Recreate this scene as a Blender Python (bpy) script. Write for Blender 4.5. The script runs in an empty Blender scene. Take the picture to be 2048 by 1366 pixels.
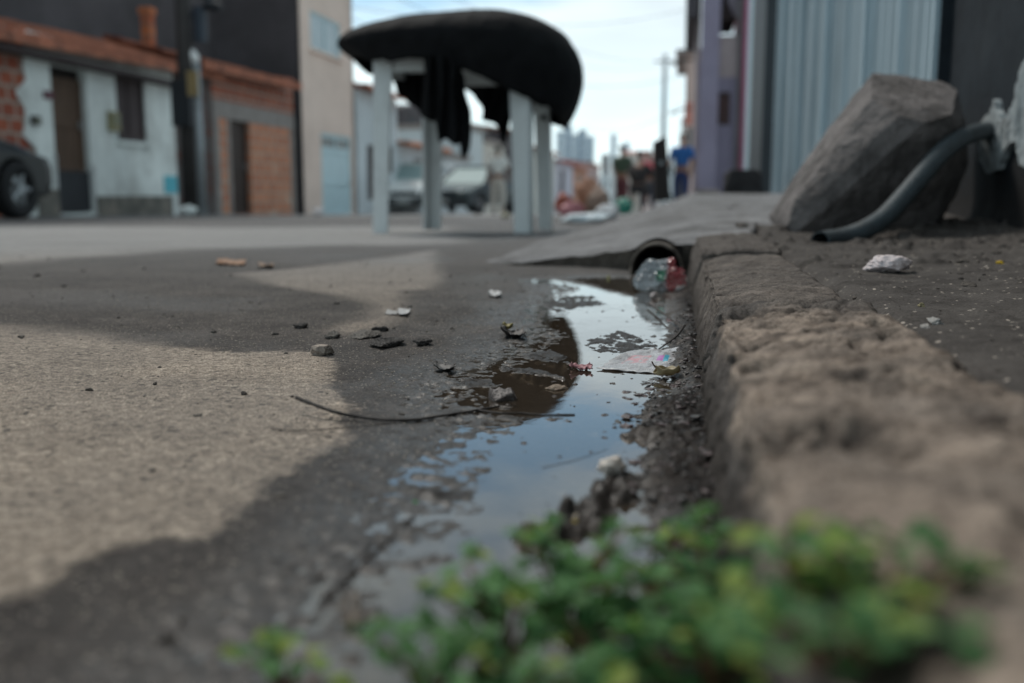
import bpy, bmesh, math, random
import numpy as np
from mathutils import Vector, Matrix
R = math.radians
C = bpy.context.scene.collection
rnd = random.Random(7)
# ------------------------------------------------------------------ camera geometry
YAW, PITCH, H, F = R(9.6), R(8.48), 0.17, 2048*35/36
SY, CY, SP, CP = math.sin(YAW), math.cos(YAW), math.sin(PITCH), math.cos(PITCH)
FW = Vector((-SY*CP, CY*CP, -SP)); RT = Vector((CY, SY, 0)); UP = Vector((-SY*SP, CY*SP, CP))
CAM = Vector((0, 0, H))
def ray(px, py): return FW + RT*((px-1024)/F) + UP*((683-py)/F)
def G(px, py, z=0.0):
    r = ray(px, py); return CAM + r*((z-H)/r.z)
def D(px, py, t):
    r = ray(px, py); return CAM + r*(t/(r.y*CY - r.x*SY))
def AX(px, py, X):
    r = ray(px, py); return CAM + r*(X/r.x)
def AY(px, py, Y):
    r = ray(px, py); return CAM + r*(Y/r.y)
def tz(X, Y): return Y*CY - X*SY
def road_z(X, Y):
    t = tz(X, Y)
    return np.interp(t, [2.6, 4, 5.8, 8, 14, 25, 60, 200, 1500], [0, -.020, -.058, -.090, -.145, -.360, -1.06, -3.9, -30])
def rz(X, Y): return float(road_z(X, Y))
def onr(px, py):
    """the road point seen at (px, py)"""
    for t in np.arange(2, 60, .05):
        p = D(px, py, t)
        if p.z <= rz(p.x, p.y): return p, t
    return D(px, py, 14), 14.0
def on_road(px, t):
    p = D(px, 386, t); return Vector((p.x, p.y, rz(p.x, p.y)))
# ------------------------------------------------------------------ noise
def _h(ix, iy, iz, s):
    n = (ix*374761393 + iy*668265263 + iz*2147483647 + s*1274126177) & 0xffffffff
    n = ((n ^ (n >> 13))*1274126177) & 0xffffffff
    n = ((n ^ (n >> 15))*2246822519) & 0xffffffff
    return ((n ^ (n >> 16)) & 0xffffff)/float(0xffffff)
def vn(x, y, z=0.0, s=0):
    x = np.asarray(x, float); y = np.asarray(y, float); z = np.zeros_like(x)+z
    ix, iy, iz = np.floor(x).astype(np.int64), np.floor(y).astype(np.int64), np.floor(z).astype(np.int64)
    fx, fy, fz = x-ix, y-iy, z-iz
    fx, fy, fz = [f*f*(3-2*f) for f in (fx, fy, fz)]
    o = 0
    for a in (0, 1):
        for b in (0, 1):
            for c in (0, 1):
                o = o + _h(ix+a, iy+b, iz+c, s)*(fx if a else 1-fx)*(fy if b else 1-fy)*(fz if c else 1-fz)
    return o*2-1
def fbm(x, y, z=0.0, o=4, s=0):
    a, t, n = 1.0, 0, 0
    for k in range(o):
        t = t + a*vn(np.asarray(x)*2**k, np.asarray(y)*2**k, np.asarray(z)*2**k, s+k*17); n += a; a *= .5
    return t/n
def ss(a, b, x):
    t = np.clip((x-a)/(b-a), 0, 1); return t*t*(3-2*t)
def sdpoly(P, X, Y):
    d = np.full(X.shape, 1e9); ins = np.zeros(X.shape, bool)
    n = len(P)
    for i in range(n):
        ax, ay = P[i]; bx, by = P[(i+1) % n]
        ex, ey = bx-ax, by-ay
        wx, wy = X-ax, Y-ay
        h = np.clip((wx*ex+wy*ey)/(ex*ex+ey*ey+1e-12), 0, 1)
        d = np.minimum(d, (wx-ex*h)**2 + (wy-ey*h)**2)
        c = ((ay > Y) != (by > Y)) & (X < (bx-ax)*(Y-ay)/(by-ay+1e-12)+ax)
        ins ^= c
    d = np.sqrt(d); return np.where(ins, d, -d)
def poly_px(pts, z=0.0): return [tuple(G(a, b, z)[:2]) for a, b in pts]
# ------------------------------------------------------------------ materials
MATS = {}
def nodes(name):
    m = bpy.data.materials.new(name); m.use_nodes = True
    nt = m.node_tree; b = nt.nodes['Principled BSDF']
    return m, nt, b
def N(nt, t, **k):
    n = nt.nodes.new(t)
    for a, v in k.items():
        if a.startswith('i_'): n.inputs[a[2:].replace('_', ' ')].default_value = v
        else: setattr(n, a, v)
    return n
def ramp(nt, src, p0, c0, p1, c1):
    r = nt.nodes.new('ShaderNodeValToRGB'); e = r.color_ramp.elements
    e[0].position = p0; e[0].color = c0; e[1].position = p1; e[1].color = c1
    nt.links.new(src, r.inputs[0]); return r
def g4(v): return (v, v, v, 1)
def mixc(nt, fac, a, b, mode='MIX'):
    n = nt.nodes.new('ShaderNodeMix'); n.data_type = 'RGBA'; n.blend_type = mode
    for i, v in ((0, fac), (6, a), (7, b)):
        if hasattr(v, 'is_output') or isinstance(v, bpy.types.NodeSocket): nt.links.new(v, n.inputs[i])
        else: n.inputs[i].default_value = v if i == 0 else (tuple(v)+(1,))[:4]
    return n.outputs[2]
def math_(nt, op, a, b=None, clamp=False):
    n = nt.nodes.new('ShaderNodeMath'); n.operation = op; n.use_clamp = clamp
    for i, v in ((0, a), (1, b)):
        if v is None: continue
        if isinstance(v, bpy.types.NodeSocket): nt.links.new(v, n.inputs[i])
        else: n.inputs[i].default_value = v
    return n.outputs[0]
def pm(name, col, rough=.8, var=.3, scale=6, bump=.25, bscale=40, metal=0, dirt=None, dscale=2.5, damt=.5, spec=.4, stretch=None, bdist=.01):
    """plain procedural material: base colour with noise variation, dirt stains and bump"""
    if name in MATS: return MATS[name]
    m, nt, b = nodes(name); L = nt.links.new
    tc = N(nt, 'ShaderNodeTexCoord'); co = tc.outputs['Object']
    if stretch:
        mp = N(nt, 'ShaderNodeMapping'); mp.inputs['Scale'].default_value = stretch; L(co, mp.inputs[0]); co = mp.outputs[0]
    n1 = N(nt, 'ShaderNodeTexNoise', i_Scale=scale, i_Detail=6.0, i_Roughness=.65); L(co, n1.inputs[0])
    r1 = ramp(nt, n1.outputs[0], .3, g4(1-var), .7, g4(1+var*.5))
    c = mixc(nt, 1.0, tuple(col), r1.outputs[0], 'MULTIPLY')
    if dirt:
        n2 = N(nt, 'ShaderNodeTexNoise', i_Scale=dscale, i_Detail=8.0, i_Roughness=.7); L(co, n2.inputs[0])
        r2 = ramp(nt, n2.outputs[0], .48, g4(0), .68, g4(damt))
        c = mixc(nt, r2.outputs[0], c, tuple(dirt))
    L(c, b.inputs['Base Color'])
    n3 = N(nt, 'ShaderNodeTexNoise', i_Scale=bscale, i_Detail=5.0); L(co, n3.inputs[0])
    bp = N(nt, 'ShaderNodeBump', i_Strength=bump, i_Distance=bdist); L(n3.outputs[0], bp.inputs['Height']); L(bp.outputs[0], b.inputs['Normal'])
    b.inputs['Roughness'].default_value = rough; b.inputs['Metallic'].default_value = metal
    b.inputs['Specular IOR Level'].default_value = spec
    MATS[name] = m; return m
# ------------------------------------------------------------------ objects
def tag(o, label=None, cat=None, group=None, kind=None):
    if label: o['label'] = label
    if cat: o['category'] = cat
    if group: o['group'] = group
    if kind: o['kind'] = kind
    return o
def empty(name, loc, label, cat, group=None, rotz=0):
    o = bpy.data.objects.new(name, None); C.objects.link(o); o.location = loc; o.rotation_euler = (0, 0, rotz)
    o.empty_display_size = .1
    return tag(o, label, cat, group)
def mkobj(name, verts, faces, mat, parent=None, smooth=False, origin=None, fix=True):
    """world-coordinate mesh -> object. parent: child in the root's frame"""
    V = np.array(verts, float).reshape(-1, 3)
    if parent is not None:
        rt = parent
        while rt.parent: rt = rt.parent
        org = np.array(rt.location)
        loc = (0, 0, 0)
    else:
        if origin is None:
            origin = ((V[:, 0].min()+V[:, 0].max())/2, (V[:, 1].min()+V[:, 1].max())/2, V[:, 2].min())
        org = np.array(origin); loc = tuple(org)
    me = bpy.data.meshes.new(name)
    me.from_pydata((V-org).tolist(), [], [tuple(int(q) for q in f) for f in faces])
    if fix:
        bm = bmesh.new(); bm.from_mesh(me); bmesh.ops.recalc_face_normals(bm, faces=bm.faces); bm.to_mesh(me); bm.free()
    if smooth: me.polygons.foreach_set('use_smooth', [True]*len(me.polygons))
    if mat: me.materials.append(mat)
    me.update()
    o = bpy.data.objects.new(name, me); C.objects.link(o)
    if parent is not None: o.parent = parent
    o.location = loc
    return o
class MB:
    def __init__(s): s.v = []; s.f = []
    def add(s, v, f):
        n = len(s.v); s.v += [tuple(p) for p in v]; s.f += [tuple(i+n for i in q) for q in f]; return s
    def box(s, a, b):
        x0, y0, z0 = [min(a[i], b[i]) for i in range(3)]; x1, y1, z1 = [max(a[i], b[i]) for i in range(3)]
        return s.add([(x0,y0,z0),(x1,y0,z0),(x1,y1,z0),(x0,y1,z0),(x0,y0,z1),(x1,y0,z1),(x1,y1,z1),(x0,y1,z1)],
                     [(0,3,2,1),(4,5,6,7),(0,1,5,4),(1,2,6,5),(2,3,7,6),(3,0,4,7)])
    def tube(s, path, rad, n=10, caps=True, sq=1.0, jit=0, seed=0):
        P = [Vector(p) for p in path]; rr = random.Random(seed)
        if not hasattr(rad, '__len__'): rad = [rad]*len(P)
        rings = []; up = Vector((0, 0, 1)); v = []
        for i, p in enumerate(P):
            d = (P[min(i+1, len(P)-1)]-P[max(i-1, 0)]).normalized()
            if abs(d.dot(up)) > .95: up = Vector((1, 0, 0)) if abs(d.x) < .9 else Vector((0, 1, 0))
            a = d.cross(up).normalized(); b = a.cross(d).normalized(); up = b
            for k in range(n):
                q = 2*math.pi*k/n; r = rad[i]*(1+rr.uniform(-jit, jit))
                v.append(p + a*math.cos(q)*r + b*math.sin(q)*r*sq)
        f = [(i*n+k, i*n+(k+1) % n, (i+1)*n+(k+1) % n, (i+1)*n+k) for i in range(len(P)-1) for k in range(n)]
        if caps: f += [tuple(range(n-1, -1, -1)), tuple(range((len(P)-1)*n, len(P)*n))]
        return s.add(v, f)
    def quad(s, a, b, c, d): return s.add([a, b, c, d], [(0, 1, 2, 3)])
    def prism(s, pts, off):
        n = len(pts); off = Vector(off)
        v = [Vector(p) for p in pts]+[Vector(p)+off for p in pts]
        return s.add(v, [tuple(range(n)), tuple(range(2*n-1, n-1, -1))]+[(i, i+n, (i+1) % n+n, (i+1) % n) for i in range(n)])
    def build(s, name, mat, parent=None, smooth=False, **k): return mkobj(name, s.v, s.f, mat, parent, smooth, **k)
def grid_obj(name, X, Y, Z, mat, attrs=None, origin=(0, 0, 0), parent=None):
    """X,Y,Z 2-D arrays"""
    ny, nx = X.shape
    V = np.stack([X-origin[0], Y-origin[1], Z-origin[2]], -1).reshape(-1, 3).astype(np.float32)
    i = np.arange(nx*ny).reshape(ny, nx)
    Q = np.stack([i[:-1, :-1], i[:-1, 1:], i[1:, 1:], i[1:, :-1]], -1).reshape(-1, 4).astype(np.int32)
    me = bpy.data.meshes.new(name)
    me.vertices.add(len(V)); me.vertices.foreach_set('co', V.ravel())
    me.loops.add(Q.size); me.loops.foreach_set('vertex_index', Q.ravel())
    me.polygons.add(len(Q)); me.polygons.foreach_set('loop_start', np.arange(0, Q.size, 4, dtype=np.int32))
    me.polygons.foreach_set('use_smooth', np.ones(len(Q), bool))
    me.update(calc_edges=True)
    for k, a in (attrs or {}).items():
        at = me.attributes.new(k, 'FLOAT', 'POINT'); at.data.foreach_set('value', a.ravel().astype(np.float32))
    me.materials.append(mat)
    o = bpy.data.objects.new(name, me); C.objects.link(o)
    if parent is not None: o.parent = parent
    else: o.location = origin
    return o
def rock_mesh(pts, cuts=4, amp=.01, fr=20, seed=0, smooth_it=0):
    bm = bmesh.new()
    for p in pts: bm.verts.new(p)
    r = bmesh.ops.convex_hull(bm, input=bm.verts)
    junk = [g for g in r.get('geom_interior', [])+r.get('geom_unused', []) if isinstance(g, bmesh.types.BMVert)]
    if junk: bmesh.ops.delete(bm, geom=list(set(junk)), context='VERTS')
    for _ in range(cuts):
        bmesh.ops.subdivide_edges(bm, edges=bm.edges[:], cuts=1, use_grid_fill=True)
        bmesh.ops.triangulate(bm, faces=bm.faces[:])
        if smooth_it: bmesh.ops.smooth_vert(bm, verts=bm.verts, factor=.25, use_axis_x=True, use_axis_y=True, use_axis_z=True)
    bm.normal_update()
    P = np.array([v.co[:] for v in bm.verts]); Nn = np.array([v.normal[:] for v in bm.verts])
    n = fbm(P[:, 0]*fr, P[:, 1]*fr, P[:, 2]*fr, 5, seed) + .5*np.abs(fbm(P[:, 0]*fr*.5, P[:, 1]*fr*.5, P[:, 2]*fr*.5, 3, seed+5))
    P = P + Nn*(n*amp)[:, None]
    F_ = [[v.index for v in f.verts] for f in bm.faces]
    bm.free()
    return P, F_
def pebble(c, r, seed, flat=.6, cuts=2, amp=.2):
    rr = random.Random(seed)
    pts = []
    for k in range(14):
        u = rr.uniform(-1, 1); a = rr.uniform(0, 2*math.pi); q = math.sqrt(1-u*u)
        s = rr.uniform(.8, 1.1)
        pts.append((c[0]+r[0]*q*math.cos(a)*s, c[1]+r[1]*q*math.sin(a)*s, c[2]+r[2]*u*s))
    return rock_mesh(pts, cuts, amp*min(r), 2.2/min(r), seed)
# ================================================================== ROAD (one sheet to the horizon)
def axis(fine, lo, hi, grow):
    a = list(fine); st = fine[-1]-fine[-2]; x = fine[-1]
    while x < hi: st *= grow; x += st; a.append(x)
    st = fine[1]-fine[0]; x = fine[0]; b = []
    while x > lo: st *= grow; x -= st; b.append(x)
    return np.array(b[::-1]+a)
xs = axis(list(np.arange(-.62, .035, .0016)), -400, 60, 1.06)
ys = axis(list(np.arange(.22, .70, .0026))+list(np.arange(.70, 1.25, .0021))+list(np.arange(1.25, 2.5, .005)), -6, 1500, 1.05)
X, Y = np.meshgrid(xs, ys)
PUD = poly_px([(1085,558),(1120,572),(1062,600),(1052,640),(1075,665),(1010,705),(925,738),(905,765),(918,800),(975,822),(965,850),(905,880),(870,930),(850,985),
    (830,1010),(775,1085),(705,1165),(640,1225),(560,1330),(540,1400),(620,1500),(1200,1500),(1350,1200),(1395,1000),(1388,860),(1385,760),(1378,680),(1376,600),(1372,560),(1300,548),(1200,552)])
ISL = [ # polygon px, height over the water, edge width
    ([(1135,692),(1165,668),(1225,650),(1265,655),(1335,680),(1330,698),(1260,704),(1190,700)], .0002, .03),
    ([(1325,665),(1372,650),(1385,700),(1345,700)], .0020, .03),
    ([(985,728),(1050,726),(1110,736),(1146,748),(1140,757),(1088,745),(1010,738)], .0012, .012),
    ([(1035,702),(1100,690),(1150,705),(1165,722),(1110,720),(1060,712)], .0006, .02),
    ([(1080,600),(1130,585),(1200,588),(1230,604),(1160,612),(1110,622)], .0008, .03),
    ([(1020,1062),(1090,1020),(1165,995),(1185,955),(1240,925),(1278,945),(1282,985),(1242,1000),(1236,1035),(1160,1062),(1070,1080)], .0062, .012),
    ([(800,948),(850,962),(955,966),(962,978),(905,1003),(862,990),(815,992)], .0012, .012),
    ([(700,1090),(838,1000),(848,1008),(760,1098),(650,1215),(634,1208)], .0004, .008),
    ([(905,752),(960,747),(1010,756),(1000,766),(930,768),(905,762)], .0008, .012),
    ([(950,816),(1040,820),(1150,828),(1148,833),(1060,832),(990,828)], .0006, .006),
]
MUD = poly_px([(1400,545),(1362,560),(1340,600),(1352,640),(1350,700),(1352,745),(1385,765),(1330,785),(1272,795),(1285,835),(1238,858),(1300,885),(1275,930),(1290,985),(1318,1020),(1340,1075),(1330,1150),(1300,1400),(1700,1400),(1500,1000),(1420,760)])
DRY = [ # px polygon, strength, softness near, softness far
    ([(-900,640),(0,655),(150,668),(330,694),(470,706),(600,700),(655,722),(680,752),(668,772),(703,800),(692,815),(672,835),(702,862),(690,885),(650,905),(610,925),(560,950),(500,992),(455,1010),(470,1035),(400,1070),(320,1075),(240,1098),(170,1112),(120,1140),(60,1180),(0,1200),(-900,1400)], 1.0, .014, .13),
    ([(470,548),(620,535),(760,515),(868,498),(880,560),(862,578),(806,582),(800,612),(806,632),(760,655),(690,668),(660,660),(740,632),(752,612),(690,592),(560,572)], .62, .02, .06),
    ([(-1400,560),(0,528),(180,510),(420,492),(620,482),(780,484),(900,478),(930,466),(905,446),(900,430),(-1400,430)], .75, .10, .25),
    ([(520,770),(640,800),(660,812),(560,800)], .0, .02, .02),
]
near = (tz(X, Y) < 14) & (X > -14) & (X < 2)
xn, yn = X[near], Y[near]
# puddle field
fade = 1/(1+np.maximum(0, yn-1.6)*1.2)
wob = .014*fbm(xn*22, yn*12, 0, 4, 3)+.006*fbm(xn*90, yn*60, 0, 3, 9)
sp = sdpoly(PUD, xn, yn)+wob
WL = -.0045
zz = np.where(sp > 0, WL-np.minimum(.020*sp+.16*np.maximum(0, sp-.028), .011), WL+np.minimum(-sp*.034, 0.0045))
zz += .0009*fbm(xn*60, yn*45, 0, 4, 21)*fade + (.0027*fbm(xn*170, yn*190, 0, 4, 33)+.0014*fbm(xn*75, yn*105, 0, 4, 35))*ss(-.10, -.0, sp)*ss(.075, .02, sp)+.0003*fbm(xn*260, yn*230, 0, 2, 34)
zz += .012*fbm(xn*.9, yn*.9, 0, 2, 40)*ss(1.6, 5, yn) + .006*fbm(xn*3, yn*3, 0, 2, 44)*ss(1.3, 3, yn)
isl = np.zeros_like(xn)
for k, (pp, hh, ww) in enumerate(ISL):
    s_ = sdpoly(poly_px(pp), xn, yn)+.006*fbm(xn*50, yn*35, 0, 4, 60+k)+.002*fbm(xn*220, yn*160, 0, 2, 61+k)
    a = ss(-ww*.35, ww*.65, s_); zt_ = WL+hh+(.0008+hh*.5)*(fbm(xn*85, yn*55, 0, 4, 70+k)*2.2+1.6*fbm(xn*190, yn*130, 0, 3, 170+k))+.0007*fbm(xn*260, yn*200, 0, 2, 90+k); zz = np.maximum(zz, zz*(1-a)+zt_*a); isl = np.maximum(isl, ss(0, .01, s_))
sm = sdpoly(MUD, xn, yn)+.012*fbm(xn*35, yn*26, 0, 4, 80)
am = ss(-.010, .022, sm)
zm = WL+.0042+.0090*fbm(xn*26, yn*20, 0, 4, 81)+.0042*fbm(xn*95, yn*80, 0, 4, 82)+.0018*fbm(xn*320, yn*260, 0, 2, 83)+.004*ss(-.05, .01, xn)
zz = zz*(1-am)+zm*am
speck = ss(.45, .62, fbm(xn*75, yn*40, 0, 3, 95)*.5+.5)*ss(-.0, -.05, -sp)*0
# small lumps breaking the surface close to the mud
lum = ss(.55, .8, fbm(xn*60, yn*44, 0, 3, 91)*.5+.55)*ss(-.07, .0, sm)*ss(-.02, .0, sp)
zz = np.maximum(zz, zz*(1-lum)+lum*(WL+.0022+.003*fbm(xn*120, yn*90, 0, 3, 92)))
dry = np.zeros_like(xn)
for k, (pp, st, s0, s1) in enumerate(DRY):
    if st == 0: continue
    soft = s0+(s1-s0)*ss(.95, 1.15, yn - .25*(xn+.6))
    s_ = sdpoly(poly_px(pp), xn, yn)
    s_ = s_+(.012*fbm(xn*34, yn*24, 0, 5, 100+k)+.007*fbm(xn*150, yn*110, 0, 3, 104+k))*(1+2*(k == 2))
    dry = np.maximum(dry, st*ss(-soft*.5, soft*.5, s_))
wet = ss(-.125, -.004, sp+.03*fbm(xn*30, yn*12, 0, 4, 120))*.95
wet = np.maximum(wet, ss(-.30, -.08, sp)*.28*ss(.2, .7, fbm(xn*12, yn*5, 0, 3, 121)*.5+.5))
wet = np.maximum(wet, .75*ss(-.05, .08, sdpoly(poly_px([(-600,585),(0,575),(250,582),(500,598),(470,622),(250,618),(0,608),(-600,620)]), xn, yn)+.05*fbm(xn*9, yn*7, 0, 4, 130)))
wet = np.maximum(wet, .35*ss(.62, .75, fbm(xn*3, yn*2.0, 0, 4, 125)*.5+.5))
mud = np.maximum(am, isl*.8); wet = wet*(1-.55*am)
Z = road_z(X, Y); A = {k: np.zeros_like(X) for k in ('dry', 'wet', 'mud', 'pud', 'far')}
Z[near] += zz; A['dry'][near] = dry; A['wet'][near] = wet; A['mud'][near] = mud; A['pud'][near] = ss(-.01, .03, sp)
far = ~near
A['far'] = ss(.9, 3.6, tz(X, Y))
A['dry'][far] = .75
m, nt, b = nodes('worn_asphalt'); L = nt.links.new
def attr(nt, n): return N(nt, 'ShaderNodeAttribute', attribute_name=n).outputs['Fac']
tc = N(nt, 'ShaderNodeTexCoord').outputs['Object']
big = N(nt, 'ShaderNodeTexNoise', i_Scale=9.0, i_Detail=8.0, i_Roughness=.7); L(tc, big.inputs[0])
mid = N(nt, 'ShaderNodeTexNoise', i_Scale=70.0, i_Detail=6.0, i_Roughness=.75); L(tc, mid.inputs[0])
fin = N(nt, 'ShaderNodeTexNoise', i_Scale=620.0, i_Detail=4.0, i_Roughness=.8); L(tc, fin.inputs[0])
vor = N(nt, 'ShaderNodeTexVoronoi', i_Scale=420.0); L(tc, vor.inputs[0])
vor2 = N(nt, 'ShaderNodeTexVoronoi', i_Scale=95.0); L(tc, vor2.inputs[0])
dark = mixc(nt, ramp(nt, big.outputs[0], .35, g4(0), .65, g4(1)).outputs[0], (.042,.034,.030), (.096,.082,.073))
tan = mixc(nt, ramp(nt, mid.outputs[0], .35, g4(0), .65, g4(1)).outputs[0], (.27,.218,.172), (.51,.425,.345))
lrg = N(nt, 'ShaderNodeTexNoise', i_Scale=3.2, i_Detail=7.0, i_Roughness=.65); L(tc, lrg.inputs[0])
dark = mixc(nt, 1.0, dark, ramp(nt, lrg.outputs[0], .34, g4(.62), .66, g4(1.35)).outputs[0], 'MULTIPLY'); tan = mixc(nt, 1.0, tan, ramp(nt, big.outputs[0], .30, g4(.74), .66, g4(1.14)).outputs[0], 'MULTIPLY')
mot = N(nt, 'ShaderNodeTexNoise', i_Scale=150.0, i_Detail=3.0, i_Roughness=.6); L(tc, mot.inputs[0]); mr = ramp(nt, mot.outputs[0], .36, g4(.55), .60, g4(1.28)).outputs[0]
tan = mixc(nt, .8, tan, mr, 'MULTIPLY'); dark = mixc(nt, .8, dark, mr, 'MULTIPLY')
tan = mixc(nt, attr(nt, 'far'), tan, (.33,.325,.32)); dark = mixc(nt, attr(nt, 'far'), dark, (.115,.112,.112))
c = mixc(nt, attr(nt, 'dry'), dark, tan)
gr = ramp(nt, fin.outputs[0], .40, g4(.30), .62, g4(1.75))
c = mixc(nt, 1.0, c, gr.outputs[0], 'MULTIPLY')
sepv = N(nt, 'ShaderNodeSeparateColor'); L(vor.outputs['Color'], sepv.inputs[0])
lg = math_(nt, 'MULTIPLY', math_(nt, 'GREATER_THAN', sepv.outputs[0], .93), math_(nt, 'LESS_THAN', vor.outputs['Distance'], .42))
c = mixc(nt, math_(nt, 'MULTIPLY', lg, .75), c, (.50,.44,.36))
sep2 = N(nt, 'ShaderNodeSeparateColor'); L(vor2.outputs['Color'], sep2.inputs[0])
sc_ = math_(nt, 'MULTIPLY', math_(nt, 'GREATER_THAN', sep2.outputs[1], .86), math_(nt, 'LESS_THAN', vor2.outputs['Distance'], .3))
c = mixc(nt, math_(nt, 'MULTIPLY', sc_, .7), c, (.04,.034,.03))
mudc = mixc(nt, ramp(nt, mid.outputs[0], .35, g4(0), .65, g4(1)).outputs[0], (.007,.0055,.005), (.048,.037,.031))
c = mixc(nt, attr(nt, 'mud'), c, mudc)
bottom = mixc(nt, big.outputs[0], (.05,.033,.020), (.085,.06,.04))
c = mixc(nt, math_(nt, 'MULTIPLY', attr(nt, 'pud'), math_(nt, 'SUBTRACT', 1.0, attr(nt, 'mud'))), c, bottom)
wetd = math_(nt, 'MULTIPLY', attr(nt, 'wet'), .45)
c = mixc(nt, wetd, c, (.028,.026,.026))
L(c, b.inputs['Base Color'])
wn = math_(nt, 'ADD', math_(nt, 'MULTIPLY', fin.outputs[0], .5), math_(nt, 'MULTIPLY', mid.outputs[0], .5))
film = math_(nt, 'MULTIPLY', math_(nt, 'MULTIPLY', attr(nt, 'wet'), math_(nt, 'SUBTRACT', 1.0, math_(nt, 'MULTIPLY', attr(nt, 'mud'), .5))), ramp(nt, wn, .40, g4(1), .60, g4(.15)).outputs[0])
rr_ = math_(nt, 'SUBTRACT', .88, math_(nt, 'MULTIPLY', film, .45))
L(rr_, b.inputs['Roughness'])
L(math_(nt, 'MULTIPLY', film, .95, True), b.inputs['Coat Weight']); b.inputs['Coat Roughness'].default_value = .24; b.inputs['Coat IOR'].default_value = 1.33
mudw = math_(nt, 'MULTIPLY', attr(nt, 'mud'), .6)
L(math_(nt, 'SUBTRACT', .35, math_(nt, 'MULTIPLY', attr(nt, 'mud'), .25)), b.inputs['Specular IOR Level'])
hb = math_(nt, 'ADD', math_(nt, 'MULTIPLY', fin.outputs[0], .8), math_(nt, 'MULTIPLY', mid.outputs[0], 1.6))
hb = math_(nt, 'ADD', hb, math_(nt, 'MULTIPLY', vor.outputs['Distance'], -.5))
bp = N(nt, 'ShaderNodeBump', i_Strength=.9, i_Distance=.0032); L(hb, bp.inputs['Height']); L(bp.outputs[0], b.inputs['Normal'])
bp2 = N(nt, 'ShaderNodeBump', i_Strength=.5, i_Distance=.0012); L(math_(nt, 'ADD', mid.outputs[0], math_(nt, 'MULTIPLY', fin.outputs[0], .45)), bp2.inputs['Height']); L(bp2.outputs[0], b.inputs['Coat Normal'])
tag(grid_obj('road', X, Y, Z, m, A), 'worn grey road surface with dark damp stains and dry tan patches', kind='structure')
# ------------------------------------------------------------------ puddle water
m, nt, b = nodes('puddle_water'); L = nt.links.new
nt.nodes.remove(b); out = nt.nodes['Material Output']
tr = N(nt, 'ShaderNodeBsdfTransparent'); tr.inputs[0].default_value = (.62,.56,.48,1)
gl = N(nt, 'ShaderNodeBsdfGlossy'); gl.inputs['Roughness'].default_value = .012; gl.inputs['Color'].default_value = (1,1,1,1)
fr = N(nt, 'ShaderNodeFresnel', i_IOR=1.36)
tcw = N(nt, 'ShaderNodeTexCoord').outputs['Object']
mp = N(nt, 'ShaderNodeMapping'); mp.inputs['Scale'].default_value = (1, .55, 1); L(tcw, mp.inputs[0])
w1 = N(nt, 'ShaderNodeTexNoise', i_Scale=16.0, i_Detail=3.0); L(mp.outputs[0], w1.inputs[0])
w2 = N(nt, 'ShaderNodeTexNoise', i_Scale=90.0, i_Detail=2.0); L(mp.outputs[0], w2.inputs[0])
bpw = N(nt, 'ShaderNodeBump', i_Strength=.35, i_Distance=.0006)
L(math_(nt, 'ADD', w1.outputs[0], math_(nt, 'MULTIPLY', w2.outputs[0], .12)), bpw.inputs['Height'])
L(bpw.outputs[0], gl.inputs['Normal'])
film2 = N(nt, 'ShaderNodeBsdfDiffuse'); film2.inputs[0].default_value = (.11,.085,.062,1)   # suspended silt
mx0 = N(nt, 'ShaderNodeMixShader'); mx0.inputs[0].default_value = .22; L(tr.outputs[0], mx0.inputs[1]); L(film2.outputs[0], mx0.inputs[2])
mx = N(nt, 'ShaderNodeMixShader'); L(math_(nt, 'POWER', fr.outputs[0], .78), mx.inputs[0]); L(mx0.outputs[0], mx.inputs[1]); L(gl.outputs[0], mx.inputs[2])
L(mx.outputs[0], out.inputs[0])
wx, wy = np.meshgrid(np.linspace(-.62, .012, 90), np.linspace(.02, 2.3, 200))
tag(grid_obj('puddle', wx, wy, np.full_like(wx, WL), m), 'shallow gutter puddle reflecting the sky along the kerb', kind='structure')
# ================================================================== KERB
m, nt, b = nodes('eroded_kerb'); L = nt.links.new
tc = N(nt, 'ShaderNodeTexCoord').outputs['Object']
n1 = N(nt, 'ShaderNodeTexNoise', i_Scale=26.0, i_Detail=8.0, i_Roughness=.75); L(tc, n1.inputs[0])
n2 = N(nt, 'ShaderNodeTexNoise', i_Scale=500.0, i_Detail=4.0, i_Roughness=.8); L(tc, n2.inputs[0])
n3 = N(nt, 'ShaderNodeTexNoise', i_Scale=110.0, i_Detail=6.0, i_Roughness=.7); L(tc, n3.inputs[0])
dk = mixc(nt, ramp(nt, n1.outputs[0], .35, g4(0), .65, g4(1)).outputs[0], (.048,.041,.037), (.110,.098,.090))
tn = mixc(nt, ramp(nt, n1.outputs[0], .38, g4(0), .62, g4(1)).outputs[0], (.090,.068,.054), (.38,.305,.245))
c = mixc(nt, attr(nt, 'dry'), dk, tn)
c = mixc(nt, 1.0, c, ramp(nt, n2.outputs[0], .36, g4(.5), .64, g4(1.4)).outputs[0], 'MULTIPLY')
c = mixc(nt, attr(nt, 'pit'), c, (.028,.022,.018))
L(c, b.inputs['Base Color']); b.inputs['Roughness'].default_value = .9; b.inputs['Specular IOR Level'].default_value = .3
bp = N(nt, 'ShaderNodeBump', i_Strength=.8, i_Distance=.003)
L(math_(nt, 'ADD', n3.outputs[0], math_(nt, 'MULTIPLY', n2.outputs[0], .4)), bp.inputs['Height']); L(bp.outputs[0], b.inputs['Normal'])
KM = m
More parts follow.
